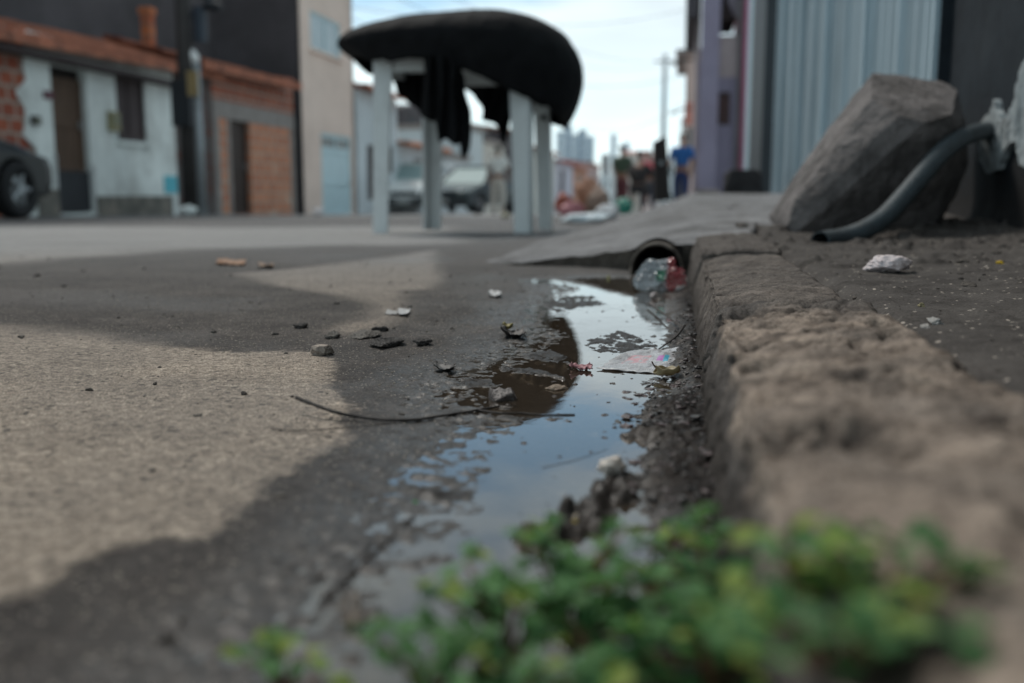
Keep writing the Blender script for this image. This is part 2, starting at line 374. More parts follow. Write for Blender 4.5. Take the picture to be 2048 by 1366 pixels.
def kerb(y0, y1, top, wx0, wx1, amp, pitamp, seed, dryf, step=.003, label='', tilt=0.0, lean=0.0):
    n = int((y1-y0)/step)+1
    # profile: bottom-left, up the face, round corner, top, round corner, down
    prof = []
    r = .012
    for k in range(34): prof.append((wx0+lean*(k/33), -.03+(top-r+.03)*k/33))
    for k in range(1, 9):
        a = math.pi*(1-k/18.0); prof.append((wx0+lean+r+r*math.cos(a), top-r+r*math.sin(a)))
    for k in range(1, 56): prof.append((wx0+lean+r+(wx1-wx0-lean-2*r)*k/56, top))
    for k in range(0, 9):
        a = math.pi/2*(1-k/8.0); prof.append((wx1-r+r*math.cos(a), top-r+r*math.sin(a)))
    for k in range(1, 9): prof.append((wx1, top-r-(top-r)*.8*k/8))
    prof = np.array(prof); m_ = len(prof)
    tn_ = np.gradient(prof, axis=0); nl = np.hypot(tn_[:, 0], tn_[:, 1]); nx_, nz_ = -tn_[:, 1]/nl, tn_[:, 0]/nl
    v = np.linspace(y0, y1, n)
    PX = np.repeat(prof[None, :, 0], n, 0); PZ = np.repeat(prof[None, :, 1], n, 0); PY = np.repeat(v[:, None], m_, 1)
    NX = np.repeat(nx_[None], n, 0); NZ = np.repeat(nz_[None], n, 0)
    # end rounding
    e = np.minimum(PY-y0, y1-PY); rnd_ = -.012*np.exp(-e/.006)-.004*np.exp(-e/.02)
    f1 = fbm(PX*9, PY*9, PZ*9, 3, seed); f2 = fbm(PX*42, PY*42, PZ*42, 5, seed+3); f3 = fbm(PX*160, PY*160, PZ*160, 3, seed+7)
    pit = np.maximum(ss(.12, .5, fbm(PX*34, PY*26, PZ*34, 4, seed+11)), .55*ss(.20, .45, fbm(PX*21, PY*20, PZ*21, 4, seed+13)))
    corner = np.exp(-((PX-wx0-lean)**2+(PZ-top)**2)/.0016)
    d = f1*amp*.35+f2*amp*.75+f3*amp*.45-np.exp(-((PX-wx0-lean)**2+(PZ-top)**2)/.0007)*(np.abs(f2)*.010+np.abs(f3)*.006)-pit*pitamp-corner*(.004+.007*np.clip(f1+.4, 0, 1))+rnd_
    PX = PX+NX*d; PZ = PZ+NZ*d+tilt*(PY-y0)
    PZ[0] -= .05; PZ[-1] -= .05
    att = {'dry': np.clip(dryf(PX, PY, PZ), 0, 1), 'pit': np.clip(np.maximum(pit*pitamp*60, .8*ss(.050, .012, PZ+.012*f2)), 0, .8)+0*PX}  # 'pit' darkens the pits and also the lower face towards the foot
    o = grid_obj('kerb', PX, PY, PZ, KM, att)
    o['kind'] = 'structure'; o['label'] = label
    return o
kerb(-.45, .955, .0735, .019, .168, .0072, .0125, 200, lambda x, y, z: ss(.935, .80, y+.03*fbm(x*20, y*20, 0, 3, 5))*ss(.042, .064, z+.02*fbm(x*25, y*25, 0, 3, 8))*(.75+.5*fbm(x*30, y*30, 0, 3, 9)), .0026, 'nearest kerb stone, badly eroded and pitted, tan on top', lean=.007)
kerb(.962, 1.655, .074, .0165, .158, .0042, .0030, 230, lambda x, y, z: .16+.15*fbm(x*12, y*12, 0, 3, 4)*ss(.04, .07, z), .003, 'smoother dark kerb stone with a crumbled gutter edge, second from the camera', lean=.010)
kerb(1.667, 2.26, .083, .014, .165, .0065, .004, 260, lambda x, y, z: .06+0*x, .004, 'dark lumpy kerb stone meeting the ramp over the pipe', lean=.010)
# ================================================================== SIDEWALK (dirt)
m, nt, b = nodes('trodden_dirt'); L = nt.links.new
tc = N(nt, 'ShaderNodeTexCoord').outputs['Object']
n1 = N(nt, 'ShaderNodeTexNoise', i_Scale=14.0, i_Detail=8.0, i_Roughness=.75); L(tc, n1.inputs[0])
n2 = N(nt, 'ShaderNodeTexNoise', i_Scale=420.0, i_Detail=4.0, i_Roughness=.8); L(tc, n2.inputs[0])
v1 = N(nt, 'ShaderNodeTexVoronoi', i_Scale=230.0); L(tc, v1.inputs[0])
c = mixc(nt, ramp(nt, n1.outputs[0], .35, g4(0), .68, g4(1)).outputs[0], (.036,.031,.028), (.088,.079,.072))
c = mixc(nt, 1.0, c, ramp(nt, n2.outputs[0], .36, g4(.5), .66, g4(1.5)).outputs[0], 'MULTIPLY')
s1 = N(nt, 'ShaderNodeSeparateColor'); L(v1.outputs['Color'], s1.inputs[0])
g_ = math_(nt, 'MULTIPLY', math_(nt, 'GREATER_THAN', s1.outputs[0], .95), math_(nt, 'LESS_THAN', v1.outputs['Distance'], .4))
c = mixc(nt, g_, c, (.34,.30,.26))
L(c, b.inputs['Base Color']); b.inputs['Roughness'].default_value = .92; b.inputs['Specular IOR Level'].default_value = .25
bp = N(nt, 'ShaderNodeBump', i_Strength=.8, i_Distance=.004)
L(math_(nt, 'ADD', n1.outputs[0], math_(nt, 'MULTIPLY', n2.outputs[0], .25)), bp.inputs['Height']); L(bp.outputs[0], b.inputs['Normal'])
DIRT = m
def side_z(x, y):
    z = .064+.004*fbm(x*7, y*7, 0, 4, 300)+.0025*fbm(x*45, y*45, 0, 4, 302)+.001*fbm(x*170, y*170, 0, 2, 305)
    z = z+.006*ss(.25, .8, x)-.016*np.exp(-((x-.175)/.012)**2)*(.6+.8*fbm(x*3, y*9, 0, 3, 309))
    lum = ss(.25, .6, fbm(x*22, y*18, 0, 4, 311))
    return z+.008*lum*ss(1.2, 1.9, y) + .004*lum + .026*ss(2.15, 2.62, y) + .03*ss(2.7, 3.5, y)
sx, sy = np.meshgrid(np.concatenate([np.arange(.13, .82, .0042)]), np.concatenate([np.arange(-.5, .5, .008), np.arange(.5, 2.72, .0048), np.arange(2.73, 3.7, .02)]))
tag(grid_obj('sidewalk', sx, sy, side_z(sx, sy), DIRT), 'dark trodden dirt sidewalk between kerb and dark wall', kind='structure')
# ================================================================== RAMP / PAD over the gutter
PC = pm('ramp_concrete', (.19,.19,.195), .9, .5, 9, .9, 90, dirt=(.05,.046,.042), dscale=3.2, damt=.8)
PX0, PR = -.050, .058
def yfront(x): return np.interp(x, [-.75, -.50, -.38, -.25, -.1, .05, .15, .19, .9], [2.7, 2.44, 2.34, 2.31, 2.23, 2.20, 2.22, 2.60, 2.62])
def xleft(y): return np.interp(y, [2.2, 2.5, 4.5, 9, 26], [-.50, -.50, -.62, -.55, -.35])
def pad_a(y): return np.interp(y, [2.2, 2.6, 3.2, 4.2, 6.0, 26, 60], [.080, .098, .122, .145, .163, .163, -.1])
px_, pv_ = np.meshgrid(np.concatenate([np.arange(0, .3, .012), np.linspace(.3, 1, 110)]), np.concatenate([np.linspace(0, .02, 14), .02+np.geomspace(.001, .98, 150)]))
# u across 0..1 from left edge to X=.8 ; v along
yy0 = 2.2+pv_*24
xl = xleft(yy0); XX = xl+px_*(np.interp(yy0, [2.2, 3.1, 3.5], [.46, .46, .80])-xl)
yf = yfront(XX)+.022*fbm(XX*14, XX*3, 0, 5, 330); YY = yf+pv_*(26-yf)
xl = xleft(YY); prof_ = ss(0, 1, np.clip((XX-xl)/(0.10-xl), 0, 1))*.35+.65*np.clip((XX-xl)/(0.10-xl), 0, 1)
ZZ = pad_a(YY)*prof_+.007*fbm(XX*6, YY*5, 0, 4, 333)+.003*fbm(XX*40, YY*40, 0, 4, 334)
bul = np.exp(-((XX-PX0)/.085)**2)*np.exp(-(YY-yf)/.35)
ZZ = np.maximum(ZZ, 0*ZZ+bul*.083); 
ZZ -= ss(.02, 0, px_)*.03
ZZ -= .010*np.exp(-(YY-yf)/.012)
ZZ += road_z(XX, YY)*ss(.5, 0, px_)
ramp_o = tag(grid_obj('ramp', XX, YY, ZZ, PC), 'grey concrete ramp rising from the road over the gutter pipe', kind='structure')
# front face of the ramp with the hole for the pipe
fb = MB()
for i in range(px_.shape[1]-1):
    xa, xb = XX[0, i], XX[0, i+1]
    if abs((xa+xb)/2-PX0) < PR*.93: continue
    if (xa+xb)/2 > .165 and (xa+xb)/2 < .2: pass
    fb.quad((xa, YY[0, i], ZZ[0, i]), (xb, YY[0, i+1], ZZ[0, i+1]), (xb, YY[0, i+1]+.02, -.05), (xa, YY[0, i]+.02, -.05))
o = fb.build('ramp_edge', pm('broken_edge', (.085,.072,.06), .9, .5, 30, .9, 80, dirt=(.03,.025,.02)), fix=False); o['kind'] = 'structure'; o['label'] = 'rough broken front edge of the concrete ramp'
# pipe
o = MB()
n = 40; v = []; f = []
for ring, (yy, rr) in enumerate([(2.75, PR), (2.15, PR), (2.147, PR-.002), (2.147, PR-.005), (2.155, PR-.007), (2.75, PR-.007)]):
    for k in range(n):
        a = 2*math.pi*k/n; jag = .006*math.sin(a*5)+.004*math.sin(a*11) if ring in (1, 2, 3) else 0
        v.append((PX0+rr*math.cos(a), yy+jag, .007+rr*math.sin(a)))
for r_ in range(5): f += [(r_*n+k, r_*n+(k+1) % n, (r_+1)*n+(k+1) % n, (r_+1)*n+k) for k in range(n)]
f.append(tuple(5*n+k for k in range(n)))
o.add(v, f)
tag(o.build('drain_pipe', pm('old_pipe', (.095,.082,.068), .8, .4, 20, .5, 90, dirt=(.04,.03,.025)), smooth=True, fix=False), 'dark half buried drain pipe mouth under the concrete ramp', 'drain pipe')

def zat(x, y):
    j = np.clip(np.searchsorted(xs, x)-1, 0, len(xs)-2); i = np.clip(np.searchsorted(ys, y)-1, 0, len(ys)-2)
    fx = (x-xs[j])/(xs[j+1]-xs[j]); fy = (y-ys[i])/(ys[i+1]-ys[i])
    return Z[i, j]*(1-fx)*(1-fy)+Z[i, j+1]*fx*(1-fy)+Z[i+1, j]*(1-fx)*fy+Z[i+1, j+1]*fx*fy
# ================================================================== BUILDINGS
XL = -8.6
def facade(u0, u1, v0, v1, ops, P, dep, back=True):
    """wall sheet with reveals. P(u,v,d) -> world point; ops: list of (ua,ub,va,vb)"""
    mb = MB(); us = sorted({u0, u1, *[q for o_ in ops for q in o_[:2]]}); vs = sorted({v0, v1, *[q for o_ in ops for q in o_[2:4]]})
    us = [q for q in us if u0 <= q <= u1]; vs = [q for q in vs if v0 <= q <= v1]
    for a, b_ in zip(us[:-1], us[1:]):
        for c_, d_ in zip(vs[:-1], vs[1:]):
            mu, mv = (a+b_)/2, (c_+d_)/2
            if any(o_[0] < mu < o_[1] and o_[2] < mv < o_[3] for o_ in ops): continue
            mb.quad(P(a, c_, 0), P(b_, c_, 0), P(b_, d_, 0), P(a, d_, 0))
    for o_ in ops:
        a, b_, c_, d_ = o_[:4]
        mb.quad(P(a, c_, 0), P(a, d_, 0), P(a, d_, dep), P(a, c_, dep)); mb.quad(P(b_, c_, 0), P(b_, c_, dep), P(b_, d_, dep), P(b_, d_, 0))
        mb.quad(P(a, d_, 0), P(b_, d_, 0), P(b_, d_, dep), P(a, d_, dep)); mb.quad(P(a, c_, 0), P(a, c_, dep), P(b_, c_, dep), P(b_, c_, 0))
    return mb
def LP(u, v, d): return (XL-d, u, v)
def brickmat(name, plaster=None, edge=None, bs=(.29, .20), c1=(.40,.11,.055), c2=(.28,.070,.04), mortar=(.34,.28,.23)):
    m, nt, b = nodes(name); L = nt.links.new
    tc = N(nt, 'ShaderNodeTexCoord').outputs['Object']
    sp_ = N(nt, 'ShaderNodeSeparateXYZ'); L(tc, sp_.inputs[0])
    cb = N(nt, 'ShaderNodeCombineXYZ'); L(math_(nt, 'ADD', sp_.outputs[1], sp_.outputs[0]), cb.inputs[0]); L(sp_.outputs[2], cb.inputs[1])
    br = N(nt, 'ShaderNodeTexBrick'); L(cb.outputs[0], br.inputs[0])
    br.inputs['Color1'].default_value = c1+(1,); br.inputs['Color2'].default_value = c2+(1,); br.inputs['Mortar'].default_value = mortar+(1,)
    br.inputs['Scale'].default_value = 1; br.inputs['Brick Width'].default_value = bs[0]; br.inputs['Row Height'].default_value = bs[1]; br.inputs['Mortar Size'].default_value = .022
    n1 = N(nt, 'ShaderNodeTexNoise', i_Scale=5.0, i_Detail=8.0, i_Roughness=.7); L(tc, n1.inputs[0])
    c = mixc(nt, 1.0, br.outputs[0], ramp(nt, n1.outputs[0], .3, g4(.65), .7, g4(1.25)).outputs[0], 'MULTIPLY')
    if plaster:
        n2 = N(nt, 'ShaderNodeTexNoise', i_Scale=2.2, i_Detail=7.0, i_Roughness=.65); L(tc, n2.inputs[0])
        c = mixc(nt, ramp(nt, n2.outputs[0], edge, g4(0), edge+.05, g4(1)).outputs[0], c, plaster)
    L(c, b.inputs['Base Color']); b.inputs['Roughness'].default_value = .9
    bp = N(nt, 'ShaderNodeBump', i_Strength=.5, i_Distance=.01); L(br.outputs['Fac'], bp.inputs['Height']); bp.invert = True; L(bp.outputs[0], b.inputs['Normal'])
    MATS[name] = m; return m
M_white = pm('whitewashed_plaster', (.82,.86,.83), .9, .2, 1.5, .2, 20, dirt=(.20,.18,.16), dscale=1.1, damt=.5)
M_plinth = pm('plinth_render', (.17,.16,.14), .9, .4, 4, .3, 20, dirt=(.33,.28,.23), dscale=2, damt=.6)
M_beige = pm('beige_plaster', (.80,.64,.55), .9, .12, 1.2, .15, 15, dirt=(.55,.42,.34), dscale=.9, damt=.4)
M_dgrey = pm('dark_cement_wall', (.088,.078,.083), .9, .3, .9, .3, 8, dirt=(.045,.040,.042), dscale=.6, damt=.8)
M_tile = pm('clay_tiles', (.46,.17,.10), .85, .5, 3.5, .3, 20, dirt=(.06,.04,.035), dscale=2.0, damt=.9)
M_tileo = pm('orange_clay_tiles', (.50,.17,.075), .85, .3, 3.0, .3, 20, dirt=(.15,.07,.05), dscale=1.5, damt=.4)
M_wood = pm('old_door_wood', (.115,.07,.046), .75, .4, 3, .3, 30, stretch=(6, 6, .6))
M_wood2 = pm('dark_shutter_wood', (.075,.055,.055), .75, .4, 3, .3, 30, stretch=(6, 6, .6))
M_black = pm('black_metal_sheet', (.018,.021,.026), .6, .3, 3)
M_void = pm('unlit_room', (.02,.016,.015), .95, .2, 3)
M_brick = brickmat('hollow_brick'); M_brickl = brickmat('light_hollow_brick', (.52,.40,.31), .58, c1=(.62,.25,.13), c2=(.48,.17,.09), mortar=(.44,.33,.26))
M_ceme = pm('grey_cement', (.30,.27,.25), .9, .3, 4, .3, 25)
M_lblue = pm('pale_blue_metal', (.56,.72,.76), .55, .1, 3, .1, 30)
M_glass = pm('dusty_window_glass', (.07,.095,.10), .35, .2, 3, .05, 20, spec=.6)
M_cab = pm('black_rubber_cable', (.02,.02,.022), .6, .2, 10)
M_conc = pm('pole_concrete', (.15,.145,.14), .9, .3, 5, .4, 40, dirt=(.05,.045,.04), dscale=3)
M_steel = pm('galvanised_steel', (.30,.32,.33), .5, .2, 8, .1, 40, metal=.6)
def tile_roof(parent, name, y0, z0, y1, z1, run, rise, mat, xf=None, pitch=.19, thick=.03):
    """barrel-tile roof: eave from (y0,z0) to (y1,z1) at x=xf, going back by run and up by rise"""
    xf = XL+.38 if xf is None else xf
    nu = max(8, int(abs(y1-y0)/pitch*7)); nr = max(3, int(run/.34)); us = np.linspace(y0, y1, nu); v = []; f = []
    rws = []
    for r in range(nr):
        for q in (0, 1):
            s_ = (r+q*.985)/nr
            row = []
            for u in us:
                ph = math.cos((u-y0)/pitch*2*math.pi); jz = .012*math.sin(u*13.7+r*3.1)
                z = z0+(z1-z0)*(u-y0)/(y1-y0)+rise*s_+.045*ph+(.03 if q == 0 else 0)+jz
                row.append(len(v)); v.append((xf-run*s_, u, z))
            rws.append(row)
    b0 = len(v)
    for u in us:
        v.append((xf+.0, u, z0+(z1-z0)*(u-y0)/(y1-y0)-.07))
    rws = [list(range(b0, b0+len(us)))]+rws
    for a, b_ in zip(rws[:-1], rws[1:]):
        for i in range(len(us)-1): f.append((a[i], a[i+1], b_[i+1], b_[i]))
    return mkobj(name, v, f, mat, parent, fix=False)
def panel_door(parent, name, u0, u1, v0, v1, mat, d=.08, rails=True, label=None, P=LP, handle=True):
    mb = MB(); 
    def bx(ua, ub, va, vb, da, db):
        p = P(ua, va, da); q = P(ub, vb, db); mb.box(p, q)
    bx(u0, u1, v0, v1, d, d+.05)
    if rails:
        w_ = .07
        for ua, ub, va, vb in ((u0, u0+w_, v0, v1), (u1-w_, u1, v0, v1), (u0+w_, u1-w_, v1-w_, v1), (u0+w_, u1-w_, (v0+v1)/2-w_/2, (v0+v1)/2+w_/2), (u0+w_, u1-w_, v0, v0+w_)):
            bx(ua, ub, va, vb, d-.02, d-.001)
        n = max(2, int((u1-u0)/.14))
        for k in range(1, n):
            uu = u0+(u1-u0)*k/n; bx(uu-.005, uu+.005, v0+w_, (v0+v1)/2-w_/2, d-.006, d-.001)
    o = mb.build(name, mat, parent)
    if label: o['label'] = label
    if handle:
        h = MB(); hp = P(u1-.12, (v0+v1)/2-.05, d-.05); hq = P(u1-.09, (v0+v1)/2+.07, d-.021); h.box(hp, hq)
        h.build('handle', M_steel, o)
    return o
def window(parent, u0, u1, v0, v1, fmat, gmat, d=.06, nx=2, P=LP, fw=.05, label=None):
    mb = MB()
    def bx(ua, ub, va, vb, da, db): mb.box(P(ua, va, da), P(ub, vb, db))
    for ua, ub, va, vb in ((u0, u0+fw, v0, v1), (u1-fw, u1, v0, v1), (u0+fw, u1-fw, v1-fw, v1), (u0+fw, u1-fw, v0, v0+fw)): bx(ua, ub, va, vb, d-.02, d+.04)
    for k in range(1, nx):
        uu = u0+(u1-u0)*k/nx; bx(uu-fw*.4, uu+fw*.4, v0+fw, v1-fw, d-.015, d+.035)
    o = mb.build('window', fmat, parent)
    g = MB(); g.box(P(u0+fw*.5, v0+fw*.5, d+.01), P(u1-fw*.5, v1-fw*.5, d+.02)); g.build('pane', gmat, o)
    if label: o['label'] = label
    return o
def ly(px): return AX(px, 386, XL).y
def lz(px, py): return AX(px, py, XL).z
# ---- house 1: brick end + whitewashed front
y0, y1 = ly(-130), ly(356); zb = rz(XL, y1)-.25; top = 2.30
root = empty('terrace_house', (XL, (y0+y1)/2, zb), 'whitewashed single storey house with bare brick end, brown door and tiled roof', 'house', 'small terraced houses across the street')
yb = ly(76)
dz0, dz1 = lz(140, 424), lz(120, 132); da, db = ly(116), ly(186)
wa, wb_, wz0, wz1 = ly(243), ly(300), lz(270, 283), lz(270, 150)
facade(yb, y1, zb, top, [(da, db, dz0-.02, dz1), (wa, wb_, wz0, wz1)], LP, .14).build('wall', M_white, root, fix=False)
o = facade(y0, yb-.002, zb, top, [], LP, .1); o.box((XL-.002, y0, zb), (XL-6, y0+.12, top+1)); o = o.build('wall', M_brick, root, fix=False); o['label'] = 'bare red brick wall section'
mb = MB(); rr = random.Random(3)     # ragged plaster edge over the brick
pts = [(0, zb)]
for k in range(15): pts.append((-.28*rr.random()-.10*math.sin(k*.9)-.02, zb+(top-zb)*(k+.5)/15))
pts.append((0, top))
n_ = len(pts); v = [(XL+.019, yb+a, z) for a, z in pts]+[(XL+.019, yb+.01, z) for a, z in pts]+[(XL, yb+a, z) for a, z in pts]
f = [(i, i+1, n_+i+1, n_+i) for i in range(n_-1)]+[(i, i+1, 2*n_+i+1, 2*n_+i) for i in range(n_-1)]
mkobj('plaster_edge', v, f, M_white, root, fix=False)
mb = MB(); mb.box((XL+.001, yb-.05, zb), (XL+.035, da-.02, lz(90, 378))); mb.box((XL+.001, db+.08, zb), (XL+.035, y1-.25, lz(270, 392))); mb.build('plinth', M_plinth, root)
o = panel_door(root, 'door', da+.02, db-.02, dz0+(dz1-dz0)*.29, dz1-.14, M_wood, .10, label='weathered brown plank door')
mb = MB(); mb.box((XL-.07, da+.02, dz0), (XL-.03, db-.02, dz0+(dz1-dz0)*.285)); o = mb.build('door_gate', M_black, root); o['label'] = 'low black metal gate across the lower door'
mb = MB(); mb.box((XL-.13, da-.0, dz1-.135), (XL-.15, db, dz1)); mb.build('transom', M_void, root)
for yy in (da-.05, db):
    mb = MB(); mb.box((XL+.002, yy, dz0-.1), (XL+.02, yy+.05, dz0+(dz1-dz0)*.40 if yy < da else dz0+(dz1-dz0)*.33)); mb.build('gate_post', pm('white_gate_post', (.52,.53,.52), .7, .1, 5), root)
window(root, wa, wb_, wz0, wz1, M_wood2, M_wood2, .05, 2, label='dark closed wooden shutters')
mb = MB(); mb.box((XL+.002, wa-.06, wz0-.07), (XL+.06, wb_+.06, wz0-.003)); mb.build('window_sill', M_white, root)
e0, e1 = AX(-130, 0, XL+.38), AX(372, 128, XL+.38)
q0, q1 = AX(30, 72, XL+.38), AX(372, 136, XL+.38)
sl = (q1.z-q0.z)/(q1.y-q0.y)
tile_roof(root, 'roof', e0.y, q0.z+sl*(e0.y-q0.y), y1+.25, q1.z, 1.9, .55, M_tile)
mb = MB(); mb.box((XL+.3, y0, q0.z-.16), (XL-.1, y1, q0.z-.10)); mb.build('eave_board', M_wood2, root)
# things on house 1's wall
def wallthing(name, px0, px1, py0, py1, mat, label, cat, X=XL, th=.08, bev=True):
    a, b_ = AX(px0, (py0+py1)/2, X), AX(px1, (py0+py1)/2, X); z0, z1 = AX((px0+px1)/2, py1, X).z, AX((px0+px1)/2, py0, X).z
    r_ = empty(name, (X, (a.y+b_.y)/2, z0), label, cat)
    mb = MB(); mb.box((X+.003, a.y, z0), (X+th, b_.y, z1)); mb.build('body' if th > .04 else 'plate', mat, r_)
    if th > .04:
        mb = MB(); mb.box((X+th+.001, a.y+.03, z0+(z1-z0)*.35), (X+th+.012, b_.y-.03, z1-.04)); mb.build('lid', pm('meter_glass', (.22,.23,.14), .3, .2, 8), r_)
    else:
        mb = MB(); w_ = .012
        for q in ((a.y, a.y+w_, z0, z1), (b_.y-w_, b_.y, z0, z1), (a.y+w_, b_.y-w_, z0, z0+w_), (a.y+w_, b_.y-w_, z1-w_, z1)): mb.box((X+th+.001, q[0], q[2]), (X+th+.006, q[1], q[3]))
        mb.build('border', mat, r_)
    return r_
wallthing('meter_box', 214, 232, 224, 262, pm('yellowed_box', (.30,.27,.15), .6, .3, 8), 'yellowed electricity meter box between the brown door and the shutters', 'meter box')
wallthing('wall_sign', 328, 352, 352, 386, pm('cyan_paint', (.10,.50,.60), .5, .1, 8), 'bright cyan square plate low on the white house wall', 'sign', th=.02)
wallthing('house_number_plate', 86, 104, 182, 198, pm('maroon_enamel', (.12,.03,.05), .4, .2, 8), 'small maroon plate high on the white wall left of the brown door', 'plate', th=.02)
wallthing('bell_box', 58, 72, 232, 250, pm('dark_box', (.06,.055,.05), .5, .2, 8), 'small dark box at the ragged edge between brick and white plaster', 'box')
# ---- gap: narrow dark house front
ya, yb2 = y1+.002, ly(432)
r2 = empty('narrow_house', (XL, (ya+yb2)/2, zb), 'narrow soot dark brick front squeezed between white house and brick house', 'house', 'small terraced houses across the street')
facade(ya, yb2, zb, 2.4, [(ya+.25, yb2-.35, rz(XL, yb2)-.05, 1.15)], LP, .14).build('wall', brickmat('sooty_brick', (.10,.085,.08), .47, c1=(.13,.045,.03), c2=(.08,.035,.028), mortar=(.09,.08,.075)), r2, fix=False)
panel_door(r2, 'door', ya+.25, yb2-.35, rz(XL, yb2)-.05, 1.15, M_black, .1)
tile_roof(r2, 'roof', ya+.25, q1.z+.02, yb2+.05, q1.z+.05, 1.9, .55, M_tile, xf=XL+.25)
# ---- house 2: brick house with cement band
ya, yb3 = yb2+.002, ly(594); zb2 = rz(XL, yb3)-.3
r3 = empty('brick_house', (XL, (ya+yb3)/2, zb2), 'bare orange brick house with pale cement band and narrow dark brown door', 'house', 'small terraced houses across the street')
dda, ddb = ly(466), ly(504); ddt = lz(485, 238); ddbm = lz(485, 424)
bz0, bz1 = lz(500, 238)+.03, lz(500, 212)
facade(ya, yb3, zb2, bz0, [(dda, ddb, ddbm-.05, ddt)], LP, .12).build('wall', M_brickl, r3, fix=False)
mb = MB(); mb.box((XL+.012, ya, bz0-.10), (XL-.1, yb3, bz1)); mb.build('cement_band', M_ceme, r3)
mb = MB(); mb.quad((XL, ya, bz1), (XL, yb3, bz1), (XL, yb3, 2.70), (XL, ya, 2.42)); o = mb.build('wall', M_brick, r3, fix=False); o['label'] = 'darker red brick band under the eave'
for q_ in ((yb3-.32, yb3-.1, bz0-.102), (dda-.16, dda-.04, ddt+.05), (ya, ya+.22, bz0-.102)):
    mb = MB(); mb.box((XL+.014, q_[0], zb2), (XL, q_[1], q_[2])); mb.build('cement_jamb', M_ceme, r3)
panel_door(r3, 'door', dda, ddb, ddbm-.05, ddt, pm('dark_brown_door', (.045,.03,.024), .6, .3, 4), .1)
s0, s1 = AX(408, 128, XL+.38), AX(604, 174, XL+.38)
tile_roof(r3, 'roof', s0.y, s0.z, s1.y, s1.z, 1.9, .5, M_tile)
mb = MB(); mb.tube([(XL+.05, yb3-.03, zb2), (XL+.05, yb3-.03, 2.5)], .045, 8); mb.build('downpipe', M_black, r3)
# ---- big dark grey block behind
r4 = empty('grey_block', (-13, 15, -1), 'tall dark cement walled building rising behind the tiled roofs', 'building')
mb = MB(); mb.box((-10.6, 2, -.6), (-22, ly(594)*1.12, 9.5)); mb.build('wall', M_dgrey, r4)
mb = MB(); mb.box((-10.4, 1.8, 9.5), (-22.2, ly(594)*1.12+.2, 9.8)); mb.build('roof', M_dgrey, r4)
mb = MB(); mb.box((-10.593, 5, 5.2), (-10.56, ly(594)*1.12-.3, 5.45)); mb.build('concrete_beam', M_dgrey, r4)
# chimney
p0, p1 = AX(292, 96, -9.9), AX(316, 20, -9.9)
rc = empty('chimney', (p0.x, (p0.y+AX(318,96,-9.9).y)/2, p0.z-.35), 'orange brick chimney stub above the tiled roof', 'chimney')
mb = MB(); ym = AX(304, 60, -9.9).y; mb.box((-9.9, ym-.08, p0.z-.35), (-10.08, ym+.12, p1.z-.12)); mb.build('stack', brickmat('orange_brick', c1=(.50,.16,.06), c2=(.40,.11,.05), mortar=(.3,.15,.1)), rc)
mb = MB(); mb.box((-9.87, ym-.10, p1.z-.118), (-10.11, ym+.14, p1.z-.0)); mb.build('cap', M_tileo, rc)
# ---- beige two-storey building
ya, yb4 = yb3+.35, ly(712); zb4 = rz(XL, yb4)-.4
r5 = empty('beige_house', (XL, (ya+yb4)/2, zb4), 'tall beige plastered house with pale blue metal door and upstairs window', 'house')
wa, wb_ = ly(630), ly(688); wz0, wz1 = lz(658, 110), lz(658, 38)
da, db = ly(645), ly(705); dt, dm, dbo = lz(675, 270), lz(675, 304), lz(675, 430)
facade(ya, yb4, zb4, 6.0, [(wa, wb_, wz0, wz1), (da, db, dbo, dt)], LP, .12).build('wall', M_beige, r5, fix=False)
mb = MB(); mb.box((XL-.0, ya-.0, zb4), (XL-8, ya+.1, 6)); mb.build('side_wall', M_dgrey, r5); mb = MB(); mb.box((XL-.0, yb4-.1, zb4), (XL-8, yb4, 6)); mb.build('end_wall', M_beige, r5)
window(r5, wa, wb_, wz0, wz1, M_lblue, pm('pale_window_glass', (.38,.46,.49), .3, .15, 3), .04, 2)
mb = MB(); mb.box((XL+.002, wa-.1, wz0-.08), (XL+.08, wb_+.1, wz0-.003)); mb.build('window_sill', M_beige, r5)
o = panel_door(r5, 'door', da, db, dbo, dm, M_lblue, .06)
window(r5, da, db, dm+.002, dt, M_lblue, M_glass, .05, 2, fw=.09)
mb = MB(); mb.box((XL+.5, ya-.1, 5.85), (XL-8, yb4+.4, 6.0)); mb.build('roof', M_wood2, r5)
